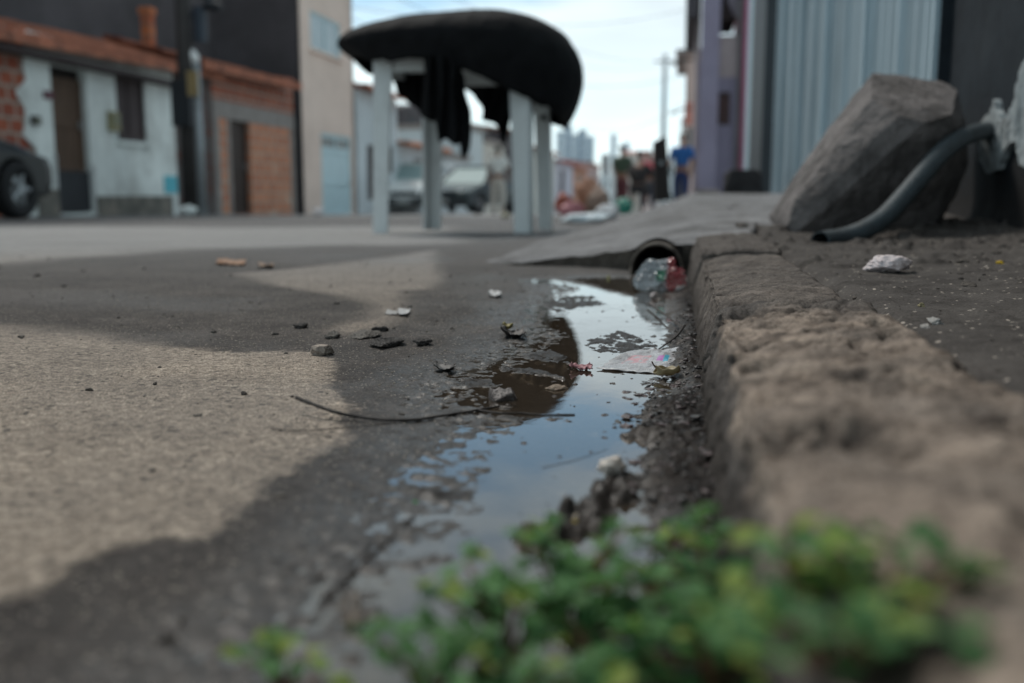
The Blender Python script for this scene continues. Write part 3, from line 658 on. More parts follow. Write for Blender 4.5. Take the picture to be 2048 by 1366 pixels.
# ---- the rest of the terrace, away down the street
def terrace(px0, px1, ytop, col, label, roof='tile', roofc=None, ops=(), name='terrace_house', X=XL, roof_h=16, group='houses further down the street'):
    def yy(p): return AX(p, 386, X).y
    def z_(p, q): return AX(p, q, X).z
    a, b_ = yy(px0)+.01, yy(px1); zb = min(rz(X, b_), rz(X, a))-.3; mid = (px0+px1)/2
    zt = z_(mid, ytop)
    r_ = empty(name, (X, (a+b_)/2, zb), label, 'house', group)
    P = lambda u, v, d: (X-d, u, v)
    oo = []
    for (p0_, p1_, t0_, t1_, kind, mt) in ops:
        oo.append((yy(p0_), yy(p1_), max(zb+.05, z_((p0_+p1_)/2, t1_)), z_((p0_+p1_)/2, t0_)))
    facade(a, b_, zb, zt, oo, P, .12).add([(X, a, zb), (X-7, a, zb), (X-7, a, zt), (X, a, zt), (X, b_, zb), (X-7, b_, zb), (X-7, b_, zt), (X, b_, zt)], [(0, 1, 2, 3), (4, 5, 6, 7)]).build('wall', col, r_, fix=False)
    for q, (p0_, p1_, t0_, t1_, kind, mt) in zip(oo, ops):
        if kind == 'door': panel_door(r_, 'door', *q, mt, .08, P=P)
        else: window(r_, *q, mt, M_glass, .06, 2, P=P, fw=.08)
    if roof == 'tile': tile_roof(r_, 'roof', a-.1, zt+.02, b_+.1, zt+.02, 4.0, max(.3, (roof_h/2013)*AX(mid, 386, X).y), roofc or M_tileo, xf=X+.4, pitch=.35)
    else:
        mb = MB(); mb.box((X+.12, a-.04, zt+.003), (X-7, b_+.04, zt+.2)); mb.build('roof', roofc or M_ceme, r_)
    return r_
mw = lambda n, c_: pm(n, c_, .85, .12, 1.0, .1, 10, dirt=tuple(q*.6 for q in c_), dscale=.7, damt=.4)
W1, W2, W3 = mw('white_wall_paint', (.66,.72,.74)), mw('cream_wall_paint', (.66,.64,.58)), mw('pinkish_wall_paint', (.50,.36,.34))
terrace(716, 796, 190, W1, 'bright white house with brown tiled eave right of beige house', roofc=M_tile, roof_h=40, ops=[(736, 752, 290, 400, 'door', M_wood2), (765, 787, 292, 345, 'window', M_wood)])
terrace(797, 882, 296, W1, 'low white house with orange tiled roof behind the white car', roof_h=18, ops=[(828, 850, 318, 336, 'window', M_black)])
terrace(883, 936, 318, W1, 'low white house with flat roof behind the dark car', 'flat', ops=[(896, 910, 345, 400, 'door', M_wood2)])
terrace(937, 966, 262, mw('bluish_white_paint', (.62,.70,.72)), 'bluish white tall narrow house seen below the dangling cloth', 'flat', ops=[(946, 958, 330, 400, 'door', M_lblue)])
terrace(967, 1008, 290, W2, 'cream coloured house between the tall narrow one and dark gable', 'flat', ops=[(978, 990, 310, 332, 'window', M_wood)])
terrace(1009, 1040, 268, M_dgrey, 'dark cement house with orange roof behind the right table leg', roof_h=24, ops=[(1016, 1026, 340, 400, 'door', M_wood)])
terrace(1041, 1108, 300, W2, 'cream house with faded roof between the right hand table legs', roofc=M_tile, roof_h=10, ops=[(1084, 1094, 330, 350, 'window', M_wood2)])
terrace(1109, 1146, 326, mw('lilac_wall_paint', (.50,.48,.54)), 'lilac grey house with red edged roof below the far towers', roofc=mw('red_roof_paint', (.45,.16,.15)), roof_h=12, ops=[(1120, 1128, 340, 400, 'door', M_wood2)])
terrace(1147, 1172, 338, M_brickl, 'small bare orange brick house far down the street', roofc=M_tile, roof_h=8, ops=[(1156, 1163, 350, 370, 'window', M_black)])
terrace(1173, 1198, 330, W3, 'pinkish house farthest down the left side of the street', roofc=M_tile, roof_h=8, ops=[(1182, 1189, 350, 372, 'window', M_black)])
# dark gable block behind the orange roof
rg = empty('dark_gable_house', (-12.5, 33, -1), 'dark grey cement gable building behind the low orange tiled roof', 'building')
pa, pb_ = AX(802, 200, -11.6), AX(930, 235, -11.6)
mb = MB(); mb.prism([(-11.6, pa.y, -1), (-11.6, pb_.y, -1), (-11.6, pb_.y, AX(930, 290, -11.6).z), (-11.6, (pa.y*2+pb_.y)/3, AX(845, 205, -11.6).z), (-11.6, pa.y, AX(802, 215, -11.6).z)], (-8, 0, 0)); mb.build('wall', M_dgrey, rg)
mb = MB(); mb.box((-11.595, pa.y+1.2, AX(840, 262, -11.6).z), (-11.56, pa.y+1.9, AX(840, 240, -11.6).z)); mb.build('vent', M_black, rg)
# ---- end of the street and skyline
def block(px0, px1, py0, t, col, label, roof=None, name='distant_house', dep=6, cat='house', group='pale houses closing the street', floors=2, wins=2, zbase=None):
    a, b_ = D(px0, 386, t), D(px1, 386, t); zt = D(px0, py0, t).z; zb = (rz(a.x, a.y) if zbase is None else zbase)-.3
    d = Vector((RT.x, RT.y, 0)); e = Vector((-SY, CY, 0)); w_ = (b_-a).length
    r_ = empty(name, (a.x+d.x*w_/2, a.y+d.y*w_/2, zb), label, cat, group)
    o_ = Vector((a.x, a.y, 0))
    P = lambda u, v, dd: tuple(o_+d*u+e*dd+Vector((0, 0, v)))
    ops = []
    if wins:
        fh = (zt-zb)/floors
        for k in range(floors):
            for j in range(wins):
                u = w_*(j+.5)/wins; ops.append((u-w_*.17/wins, u+w_*.17/wins, zb+fh*(k+.42), zb+fh*(k+.78)))
    mb = facade(0, w_, zb, zt, ops, P, .1)
    mb.quad(P(0, zb, 0), P(0, zb, dep), P(0, zt, dep), P(0, zt, 0)); mb.quad(P(w_, zb, 0), P(w_, zt, 0), P(w_, zt, dep), P(w_, zb, dep))
    mb.quad(P(0, zb, dep), P(w_, zb, dep), P(w_, zt, dep), P(0, zt, dep)); mb.quad(P(0, zt, 0), P(w_, zt, 0), P(w_, zt, dep), P(0, zt, dep))
    mb.build('wall', col, r_, fix=False)
    for q in ops:
        g = MB(); g.add([P(q[0], q[2], .09), P(q[1], q[2], .09), P(q[1], q[3], .09), P(q[0], q[3], .09)], [(0, 1, 2, 3)]); g.build('window', M_glass, r_, fix=False)
    if roof:
        g = MB(); h_ = w_*.16
        g.add([P(-.3, zt, -.4), P(w_+.3, zt, -.4), P(w_+.3, zt+h_, dep/2), P(-.3, zt+h_, dep/2), P(-.3, zt, dep+.4), P(w_+.3, zt, dep+.4)], [(0, 1, 2, 3), (3, 2, 5, 4), (0, 3, 4), (1, 5, 2), (0, 4, 5, 1)]); g.build('roof', roof, r_)
    return r_
block(1199, 1222, 352, 118, W1, 'small white distant house left of the squatting people', None)
block(1224, 1252, 322, 135, mw('greyish_white_paint', (.55,.60,.62)), 'greyish white distant house behind the red hooded person', None)
block(1253, 1292, 306, 128, mw('warm_white_paint', (.70,.68,.62)), 'warm white distant house with a red tiled roof edge', mw('faded_red_tiles', (.48,.20,.16)))
block(1293, 1330, 312, 122, mw('pinkish_white_paint', (.62,.52,.50)), 'pinkish white distant house left of the dark upright plank', mw('salmon_tiles', (.52,.26,.20)))
block(1331, 1372, 318, 112, W1, 'white distant house behind the person in blue', None)
block(1206, 1218, 308, 160, mw('water_tank_grey', (.22,.23,.24)), 'grey block like distant building above the street end', None, dep=4)
TW = [mw('tower_haze_pale', (.42,.50,.56)), mw('tower_haze_mid', (.34,.41,.48))]  # distance haze painted into the wall colours as pale blue-grey
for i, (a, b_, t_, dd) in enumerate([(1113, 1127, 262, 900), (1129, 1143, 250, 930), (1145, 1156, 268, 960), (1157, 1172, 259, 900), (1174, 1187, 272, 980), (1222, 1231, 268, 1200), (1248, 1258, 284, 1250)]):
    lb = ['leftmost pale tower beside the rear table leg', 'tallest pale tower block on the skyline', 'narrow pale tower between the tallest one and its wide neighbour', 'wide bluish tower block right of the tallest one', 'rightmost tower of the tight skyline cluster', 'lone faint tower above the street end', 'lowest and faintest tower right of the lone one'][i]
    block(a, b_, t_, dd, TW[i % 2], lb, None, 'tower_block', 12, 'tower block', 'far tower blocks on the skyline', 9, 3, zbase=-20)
# ================================================================== RIGHT SIDE
XR = .78
ywa, ywb = AX(1884, 386, XR).y, AX(1543, 386, XR).y
# dark near wall with broken plaster
rw = empty('dark_wall', (XR, 1.0, 0), 'dark blue painted wall with broken white plaster at its foot', 'wall')
wy0 = -1.5
m, nt, b = nodes('dark_blue_wall_paint'); L = nt.links.new
tcn = N(nt, 'ShaderNodeTexCoord').outputs['Object']; n1 = N(nt, 'ShaderNodeTexNoise', i_Scale=7.0, i_Detail=8.0, i_Roughness=.7); L(tcn, n1.inputs[0])
sz = N(nt, 'ShaderNodeSeparateXYZ'); L(tcn, sz.inputs[0])
cc = mixc(nt, ramp(nt, n1.outputs[0], .35, g4(0), .65, g4(1)).outputs[0], (.010,.0145,.019), (.019,.026,.033))
low = ramp(nt, math_(nt, 'ADD', sz.outputs[2], math_(nt, 'MULTIPLY', n1.outputs[0], .25)), .28, g4(1), .40, g4(0)).outputs[0]
L(mixc(nt, low, cc, (.014,.013,.013)), b.inputs['Base Color']); b.inputs['Roughness'].default_value = .8; b.inputs['Specular IOR Level'].default_value = .2
bp = N(nt, 'ShaderNodeBump', i_Strength=.6, i_Distance=.01); L(n1.outputs[0], bp.inputs['Height']); L(bp.outputs[0], b.inputs['Normal'])
n_y, n_z = 150, 120
gy, gz = np.meshgrid(np.linspace(wy0, ywa, n_y), np.linspace(-.02, 3.9, n_z))
gx = XR-.004+.010*fbm(gy*5, gz*5, 0, 4, 500)*ss(ywa, ywa-.3, gy)-.022*ss(.16, .02, gz)*(1+.6*fbm(gy*9, gz*9, 0, 4, 501))
grid_obj('wall', gx, gy, gz, m, origin=(XR, 1.0, 0), parent=rw)
mb = MB(); mb.box((XR-.034, ywa-.004, 0), (XR+.3, ywa+.008, 3.9)); mb.build('end_face', m, rw)
def splash(px_pts, X, th, mat, name, parent, seed):
    P_ = [AX(a, b_, X) for a, b_ in px_pts]; rr = random.Random(seed); ring = []; n = len(P_)
    for i in range(n):
        for k in range(5):
            q = P_[i].lerp(P_[(i+1) % n], k/5); j = .0035 if k else .001; ring.append(q+Vector((0, rr.uniform(-j*2, j*2), rr.uniform(-j, j))))
    bm = bmesh.new(); vs = [bm.verts.new((X, q.y, q.z)) for q in ring]; f = bm.faces.new(vs)
    bmesh.ops.triangulate(bm, faces=[f]); bmesh.ops.subdivide_edges(bm, edges=bm.edges[:], cuts=2); 
    for v in bm.verts: v.co.x += .006*float(fbm(v.co.y*22, v.co.z*22, seed, 4, 900))
    v = [tuple(q.co) for q in bm.verts]; fc = [[q.index for q in f.verts] for f in bm.faces] if not bm.verts.index_update() else []
    bd = [(e.verts[0].index, e.verts[1].index) for e in bm.edges if e.is_boundary]; bm.free(); N_ = len(v)
    v += [(a+th, b_, c_) for a, b_, c_ in v]; fc += [[i+N_ for i in q[::-1]] for q in fc]+[[a, b_, b_+N_, a+N_] for a, b_ in bd]
    return mkobj(name, v, fc, mat, parent, smooth=False)
M_plas = pm('chipped_white_plaster', (.38,.42,.43), .9, .35, 9, .8, 45, dirt=(.06,.06,.06), dscale=9, damt=.8, bdist=.008)
splash([(1950,262),(1962,240),(1978,225),(1986,198),(1993,224),(2003,243),(2016,228),(2030,190),(2040,140),(2055,110),(2150,60),(2250,300),(2060,335),(2036,330),(2030,282),(2014,288),(2004,310),(1992,342),(1974,345),(1956,318),(1962,290)], XR-.020, .02, M_plas, 'plaster_patch', rw, 1)
# corrugated blue sheet wall
rs = empty('corrugated_wall', (XR, (ywa+ywb)/2, 0), 'pale blue corrugated metal sheet wall behind the concrete chunk', 'wall')
us = np.arange(ywa+.012, ywb, .022); prof2 = []
for u in us:
    k = (u-ywa) % .62; prof2.append(XR-.03*(1 if k < .05 else 0) - .012*math.cos((u-ywa)/.155*2*math.pi)*(1 if k > .1 else .2))
v = []; f = []
for z in (.10, 3.9):
    for u, x in zip(us, prof2): v.append((x, u, z))
n = len(us); f = [(i, i+1, n+i+1, n+i) for i in range(n-1)]
M_sheet = pm('pale_blue_sheet_metal', (.36,.455,.505), .42, .18, 1.2, .1, 30, dirt=(.13,.17,.19), dscale=1.6, damt=.5, stretch=(1, 3, .35), spec=.5, metal=.15)
mkobj('sheeting', v, f, M_sheet, rs, fix=False)
mb = MB()
for k in range(int((ywb-ywa)/1.24)+1):
    yy = ywa+.02+k*1.24; mb.box((XR-.048, yy, .1), (XR-.032, yy+.03, 3.9))
mb.build('cover_strip', pm('strip_paint', (.34,.44,.49), .4, .1, 3), rs)
mb = MB(); mb.box((XR-.05, ywa, 3.9), (XR+.1, ywb, 4.0)); mb.build('top_rail', M_steel, rs)
# dark corner post, pale strip
yp0, yp1 = AX(1541, 386, XR).y+.05, AX(1512, 386, XR).y
rp = empty('corner_post', (XR-.05, yp0, .1), 'dark square corner post at the far end of the blue sheet wall', 'post')
mb = MB(); mb.box((XR-.09, yp0, .1), (XR+.1, yp1, 4.4)); mb.build('shaft', pm('dark_post_paint', (.025,.032,.038), .6, .2, 3), rp)
mb = MB(); mb.box((XR-.12, yp0-.03, .1), (XR-.001, yp1+.03, .16)); mb.build('base', M_ceme, rp)
ys0, ys1 = yp1+.02, AX(1490, 386, XR).y
rq = empty('pale_blue_wall', (XR, ys0, -.2), 'narrow pale blue wall strip beyond the dark corner post', 'wall')
mb = MB(); mb.box((XR-.03, ys0, -.2), (XR+.4, ys1, 5.0)); mb.build('panel', pm('pale_blue_wall_paint', (.30,.42,.49), .6, .15, 2, dirt=(.2,.26,.3)), rq)
mb = MB(); mb.box((XR-.06, ys0, 5.003), (XR+.45, ys1, 5.1)); mb.build('coping', M_ceme, rq)
# pink side wall then purple house facing us
yk = 27.0
def kx(px): return AY(px, 386, yk).x
def kz(px, py): return AY(px, py, yk).z
rk = empty('purple_house', (kx(1440), yk, -1), 'mauve two storey house with open veranda, pink pipe and small dark window', 'house')
KP = lambda u, v, d: (u, yk+d, v)
M_mauve = pm('mauve_paint', (.255,.235,.315), .85, .15, 1.0, .15, 12, dirt=(.17,.14,.19), dscale=.7, damt=.6)
M_mauve2 = pm('pinkish_render', (.40,.34,.345), .85, .15, 1.0, .15, 12, dirt=(.25,.2,.2), dscale=.8, damt=.5)
zl = kz(1440, 186+70)
facade(kx(1392), kx(1474), -1.2, kz(1440, 150), [(kx(1421), kx(1455), kz(1440, 250), kz(1440, 184))], KP, .15).build('wall', M_mauve, rk, fix=False)
mb = MB(); mb.box((kx(1392), yk+.01, -1.2), (kx(1392)+.12, yk+9, kz(1440, 120))); mb.build('side_wall', M_mauve, rk)
mb = MB(); mb.quad(KP(kx(1418), kz(0, 182), -.012), KP(kx(1472), kz(0, 182), -.012), KP(kx(1472), kz(0, 108), -.012), KP(kx(1418), kz(0, 108), -.012)); o = mb.build('parapet', M_mauve2, rk, fix=False)
window(rk, kx(1421), kx(1455), kz(1440, 250), kz(1440, 184), M_wood2, pm('dark_red_window', (.07,.022,.02), .5, .3, 4), .1, 2, P=KP)
mb = MB(); mb.box((kx(1394), yk-.35, -1.2), (kx(1430), yk-.02, 7.5)); o = mb.build('pillar', M_mauve, rk)
mb = MB(); mb.box((kx(1466), yk-.2, -1.2), (kx(1473), yk-.02, 7.5)); mb.box((kx(1462), yk-.15, kz(0, 80)), (kx(1476), yk+.2, 7.5)); o = mb.build('pillar', pm('grey_render', (.20,.19,.20), .9, .2, 2), rk)
mb = MB(); mb.box((kx(1430)+.01, yk+.1, kz(0, 78)), (kx(1462)-.01, yk+2.5, 7.5)); mb.build('upper_room', pm('dark_room_wall', (.05,.038,.038), .9, .3, 1), rk)
mb = MB(); pc = [(kx(1450), yk-.05, 7.0), (kx(1447), yk-.07, kz(0, 20)), (kx(1452), yk-.05, kz(0, 50)), (kx(1460), yk-.06, kz(0, 74))]; mb.tube(pc, [.2, .16, .12, .05], 8); mb.build('hanging_curtain', pm('grey_curtain', (.22,.20,.24), .9, .2, 3), rk, smooth=True)
mb = MB(); mb.box((kx(1363), yk-.4, kz(0, 78)), (kx(1385), yk+6, 7.5)); o = mb.build('balcony', pm('dark_balcony', (.055,.05,.058), .8, .3, 1), rk)
mb = MB(); mb.box((kx(1385)+.005, yk+.5, kz(0, 380)), (kx(1394)-.01, yk+6, 7.5)); mb.build('side_pillar', M_mauve2, rk)
mb = MB(); mb.tube([(kx(1484), yk-.6, -1.2), (kx(1484), yk-.6, 7)], .09, 10); mb.build('downpipe', pm('pink_pipe_paint', (.42,.13,.24), .6, .15, 2), rk, smooth=True)
mb = MB(); mb.box((kx(1474)+.01, yk-.3, -1.2), (kx(1500), yk+5, 8)); o = mb.build('end_wall', pm('dusty_rose_paint', (.30,.12,.16), .8, .25, 1.2, dirt=(.2,.14,.17)), rk)
# salmon house behind the purple one
ym_ = 40.0
rn = empty('salmon_house', (AY(1378, 386, ym_).x, ym_, -1.3), 'peach and salmon house front just left of the mauve pillar', 'house')
sx0, sx1 = AY(1366, 386, ym_).x, AY(1402, 386, ym_).x; szp = lambda q: AY(1380, q, ym_).z
mb = facade(sx0, sx1, -1.4, szp(108), [(sx0+.12, sx0+.42, szp(300), szp(255))], lambda u, v, d: (u, ym_+d, v), .2); mb.quad((sx0, ym_, -1.4), (sx0, ym_+7, -1.4), (sx0, ym_+7, szp(108)), (sx0, ym_, szp(108)))
mb.build('wall', mw('peach_wall', (.56,.42,.37)), rn, fix=False)
mb = MB(); mb.box((sx0-.02, ym_-.03, szp(250)), (sx1, ym_-.004, szp(205))); mb.build('painted_band', mw('salmon_wall', (.55,.22,.17)), rn)
mb = MB(); mb.box((sx0+.12, ym_+.1, szp(300)), (sx0+.42, ym_+.13, szp(255))); mb.build('window', M_glass, rn)
mb = MB(); mb.box((sx0-.4, ym_-.3, szp(108)+.003), (sx1, ym_+7, szp(100))); mb.build('roof', mw('dusty_slab', (.30,.27,.26)), rn)
for (px, py, t_, lb) in ((1352, 126, 38, 'upper dark street lamp arm reaching out from the peach house'), (1352, 224, 38, 'lower dark lamp arm sticking out of the salmon band')):
    p = D(px, py, t_)
    q = empty('wall_lamp', tuple(p+Vector((.6, 0, 0))), lb, 'lamp', 'wall lamps on the salmon house')
    mb = MB(); mb.tube([p+Vector((.6, 0, .1)), p+Vector((.3, 0, .12)), p+Vector((.05, 0, .05))], .035, 6); mb.build('arm', M_black, q)
    mb = MB(); mb.tube([p+Vector((.08, 0, .06)), p, p+Vector((-.22, 0, -.06))], [.05, .10, .07], 8, sq=.5); mb.build('lamp_head', M_black, q)
# ================================================================== POLES AND WIRES
def pole(px, t, w_, ptop, mat, label, arms=(), lean=0.0, name='utility_pole', extra=None):
    g = on_road(px, t); zt = D(px, ptop, t).z
    r_ = empty(name, tuple(g-Vector((0, 0, .05))), label, 'pole', 'street poles')
    mb = MB(); mb.tube([g-Vector((0, 0, .3)), Vector((g.x+lean, g.y, zt))], [w_*.55, w_*.42], 14); mb.build('shaft', mat, r_, smooth=True)
    for (z, ln) in arms:
        mb = MB(); mb.box((g.x+lean-ln, g.y-.05, z), (g.x+lean+ln, g.y+.05, z+.09)); mb.build('cross_arm', M_black, r_)
    return r_, g, zt
pr, g, zt = pole(383, 15.6, .26, -160, pm('tarred_pole', (.045,.040,.038), .8, .3, 3, .3, 20), 'dark thick utility pole with a black box in front of the brick house', arms=((4.1, .5), (4.9, .7)))
mb = MB(); z_ = D(383, 160, 15.6).z; mb.box((g.x-.16, g.y-.2, z_-.7), (g.x+.14, g.y+.1, z_-.02)); mb.build('cable_box', M_black, pr)
mb = MB(); z2 = D(395, 45, 15.6).z; mb.tube([(g.x+.26, g.y, z2-.30), (g.x+.26, g.y, z2+.22)], .10, 12); mb.tube([(g.x, g.y, z2+.1), (g.x+.26, g.y, z2+.1)], .03, 6); mb.build('transformer', pm('dark_blue_metal', (.02,.03,.045), .5, .2, 5), pr)
mb = MB(); z3 = D(440, 8, 15.6).z; mb.tube([(g.x, g.y, z3+.25), (g.x+.3, g.y, z3+.18), (g.x+.5, g.y, z3)], .035, 6); mb.tube([(g.x+.38, g.y, z3-.02), (g.x+.62, g.y, z3-.07)], [.09, .06], 8); mb.build('lamp_arm', M_black, pr)
p2, g2, _ = pole(404, 15.2, .13, 118, M_steel, 'thin grey metal post with white cap beside the thick dark pole', name='meter_post')
mb = MB(); z4 = D(396, 116, 15.2).z; P_, F_ = pebble((g2.x-.03, g2.y, z4), (.10, .10, .13), 5, cuts=2, amp=.02); mb.add(P_.tolist(), F_); mb.build('cap', pm('white_porcelain', (.72,.72,.70), .4, .1, 4), p2, smooth=True)
mb = MB(); z5 = D(396, 168, 15.2).z; mb.box((g2.x-.10, g2.y-.12, z5-.18), (g2.x+.05, g2.y-.06, z5+.18)); mb.build('meter', pm('ochre_box', (.28,.20,.09), .6, .2, 6), p2)
pole(1324, 62, .34, 108, pm('pale_pole', (.40,.44,.46), .8, .1, 3), 'pale slender utility pole rising above the dark plank', arms=((8.0, .6),))
pole(1362, 95, .3, 235, M_conc, 'short distant pole beside the salmon house')
def cable(a, b_, sag, lb):
    pts = [a.lerp(b_, k/24)-Vector((0, 0, sag*4*(k/24)*(1-k/24))) for k in range(25)]
    mb = MB(); mb.tube(pts, .008, 5); tag(mb.build('overhead_cable', M_cab, None), lb, 'cable', 'overhead cables')
top = Vector((g.x, g.y, 4.95)); pt = on_road(1324, 62)
cable(top+Vector((.5, 0, 0)), Vector((pt.x-.5, pt.y, 8.1)), .9, 'overhead cable running down the street from the dark pole, outer one')
cable(top+Vector((-.4, 0, .0)), Vector((pt.x+.5, pt.y, 8.1)), 1.5, 'overhead cable running down the street from the dark pole, inner one')
cable(D(705, 38, 24), D(1366, 150, 40), .9, 'thin overhead cable crossing from the beige house to the peach house')
cable(D(705, 14, 24), D(1366, 20, 40), .5, 'highest thin overhead cable crossing over the street')
cable(D(1166, 250, 60), D(1366, 205, 40), .7, 'lowest overhead cable sagging beside the pale pole')
# ================================================================== CARS
def car(x, y, z, rot, label, kind, paint, Ln=4.0, W=1.7, Hh=1.45, hood=.85, fo=.78):
    r_ = empty('parked_car', (x, y, z), label, 'car', 'cars parked across the street', rotz=rot)
    def lb_(name, mb, mat, par, smooth=False):
        me = bpy.data.meshes.new(name); me.from_pydata([tuple(p) for p in mb.v], [], mb.f)
        bm = bmesh.new(); bm.from_mesh(me); bmesh.ops.recalc_face_normals(bm, faces=bm.faces); bm.to_mesh(me); bm.free()
        if smooth: me.polygons.foreach_set('use_smooth', [True]*len(me.polygons))
        me.materials.append(mat); o = bpy.data.objects.new(name, me); C.objects.link(o); o.parent = par; return o
    h = Ln/2; wr = .31; wc = (-h+.75, h-fo); belt = hood+.06
    def arch(cx): return [(cx+(wr+.05)*math.cos(a), .31+(wr+.05)*math.sin(a)) for a in [math.pi*(1-k/8) for k in range(9)]]
    low = [(-h+.02, .35), (-h+.1, .24)]+arch(wc[0])+arch(wc[1])+[(h-.1, .24), (h, .38)]
    back = kind == 'suv'
    upn = [(h, .56), (h-.06, .66), (h-.30, hood-.13), (h-.60, hood-.04), (h-1.05, hood+.05), (h-1.1, belt), (-h+.10, belt+.02), (-h+.02, belt-.08), (-h, .6)]
    prof = low+upn; n = len(prof)
    mb = MB()
    sl_ = [(-1, .90, .93), (-.97, .975, .985), (-.6, 1, 1), (0, 1.01, 1.01), (.6, 1, 1), (.97, .975, .985), (1, .90, .93)]
    v = []
    for s_, k1, k2 in sl_:
        for (a, c_) in prof: v.append((a*(k2 if abs(s_) > .9 else (1-.03*abs(s_))), s_*W/2*(.96 if c_ > belt-.05 else 1), .5+(c_-.5)*(k1 if c_ > .5 else 1)))
    f = [(i*n+k, i*n+(k+1) % n, (i+1)*n+(k+1) % n, (i+1)*n+k) for i in range(len(sl_)-1) for k in range(n)]
    f += [tuple(range(n)), tuple(range(len(sl_)*n-1, (len(sl_)-1)*n-1, -1))]
    mb.add(v, f); body = lb_('body', mb, paint, r_)
    # cabin: roof slab and pillars, glass inside
    rb = -h+.35 if back else -h+.55
    B = [(h-1.15, belt-.02), (h-1.85, Hh-.03), (rb+.15, Hh-.04), (-h+.12, belt)]
    tw = .60*W/1.7
    def q(px_, pz_, s_, ins=0): 
        wv = (W/2-.06) if pz_ < belt+.1 else tw
        return (px_, s_*(wv-ins), pz_)
    mb = MB(); ins = .012
    gv = [q(*B[0], 1, ins), q(*B[1], 1, ins), q(*B[2], 1, ins), q(*B[3], 1, ins), q(*B[0], -1, ins), q(*B[1], -1, ins), q(*B[2], -1, ins), q(*B[3], -1, ins)]
    gls = pm('car_glass', (.05,.075,.08), .3, .1, 3, 0, 10, spec=.4)
    mb.add(gv[:4], [(0, 1, 2, 3)]); mb.add(gv[4:], [(3, 2, 1, 0)]); lb_('side_windows', mb, gls, r_)
    mb = MB(); mb.add([gv[0], gv[1], gv[5], gv[4]], [(0, 1, 2, 3)]); lb_('windshield', mb, pm('windscreen_glass', (.26,.36,.36), .6, .1, 3, 0, 10, spec=.3), r_)
    mb = MB(); mb.add([gv[3], gv[2], gv[6], gv[7]], [(0, 1, 2, 3)]); lb_('rear_window', mb, gls, r_)
    mb = MB(); mb.add([(B[1][0]+.05, -tw+.05, Hh-.03), (B[1][0]+.05, tw-.05, Hh-.03), (B[2][0]-.05, tw-.05, Hh-.04), (B[2][0]-.05, -tw+.05, Hh-.04),
                       (B[1][0]-.1, -tw+.12, Hh+.02), (B[1][0]-.1, tw-.12, Hh+.02), (B[2][0]+.15, tw-.12, Hh+.02), (B[2][0]+.15, -tw+.12, Hh+.02)],
                      [(0, 3, 2, 1), (4, 5, 6, 7), (0, 1, 5, 4), (1, 2, 6, 5), (2, 3, 7, 6), (3, 0, 4, 7)]); lb_('roof', mb, paint, r_)
    for s_ in (1, -1):
        for a, b_ in ((B[0], B[1]), (B[3], B[2]), (((B[0][0]+B[3][0])/2, belt), ((B[1][0]+B[2][0])/2-.05, Hh-.03))):
            mb = MB(); mb.tube([q(a[0], a[1], s_), q(b_[0], b_[1], s_)], .04, 6); lb_('pillar', mb, paint, r_)
    for s_ in (1, -1):
        for cx in wc:
            y_ = s_*(W/2-.10)
            mb = MB(); ring = []
            for (rr_, yy) in ((.17, y_-.09), (.29, y_-.10), (.31, y_-.07), (.31, y_+.07), (.29, y_+.10), (.17, y_+.09)):
                for k in range(24): a = 2*math.pi*k/24; mb.v.append((cx+rr_*math.cos(a), yy, .31+rr_*math.sin(a)))
            for i in range(6):
                for k in range(24): mb.f.append((i*24+k, i*24+(k+1) % 24, ((i+1) % 6)*24+(k+1) % 24, ((i+1) % 6)*24+k))
            wh = lb_('wheel', mb, pm('tyre_rubber', (.018,.018,.019), .85, .2, 9), r_, True)
            mb = MB(); yo = y_+s_*.075
            mb.tube([(cx, y_-s_*.05, .31), (cx, yo-s_*.03, .31)], [.165, .165], 20); mb.tube([(cx, yo-s_*.03, .31), (cx, yo+s_*.01, .31)], .045, 10)
            for k in range(5):
                a = 2*math.pi*k/5; mb.tube([(cx+.03*math.cos(a), yo, .31+.03*math.sin(a)), (cx+.168*math.cos(a), yo-s_*.005, .31+.168*math.sin(a))], .022, 6)
            lb_('rim', mb, pm('alloy_rim', (.42,.44,.45), .35, .1, 9, metal=.6), wh)
        mb = MB(); P_, F_ = pebble((h-.10, s_*(W/2-.25), .66), (.09, .19, .085), 3, cuts=2, amp=.01); mb.add(P_.tolist(), F_); lb_('headlight', mb, pm('headlight_glass', (.62,.64,.62), .15, .05, 3), r_, True)
        mb = MB(); P_, F_ = pebble((-h+.07, s_*(W/2-.17), .74), (.07, .12, .13), 4, cuts=2, amp=.01); mb.add(P_.tolist(), F_); lb_('taillight', mb, pm('red_lens', (.30,.02,.02), .2, .1, 3), r_, True)
        mb = MB(); P_, F_ = pebble((h-1.25, s_*(W/2+.06), belt+.08), (.06, .10, .07), 6, cuts=2, amp=.01); mb.add(P_.tolist(), F_); lb_('mirror', mb, paint, r_, True)
    mb = MB(); mb.box((h-.12, -W/2+.1, .28), (h+.05, W/2-.1, .47)); lb_('bumper', mb, pm('dark_bumper', (.035,.037,.04), .6, .1, 4) if kind != 'black' else paint, r_)
    mb = MB(); mb.box((h-.03, -.40, .55), (h+.012, .40, .68)); lb_('grille', mb, M_black, r_)
    mb = MB(); mb.box((h+.051, -.2, .34), (h+.06, .2, .45)); lb_('licence_plate', mb, pm('plate_grey', (.38,.38,.37), .5, .1, 9), r_)
    return r_
def paint(n, c_, r_=.25):
    m = pm(n, c_, r_, .1, 1.5, .02, 10, spec=(.4 if sum(c_) > .3 else .12), dirt=tuple(q*.8+.004 for q in c_), dscale=1.2, damt=.5); b = m.node_tree.nodes['Principled BSDF']; b.inputs['Coat Weight'].default_value = .7 if sum(c_) > .3 else .15; b.inputs['Coat Roughness'].default_value = .06; return m
p = D(38, 386, 10.9)
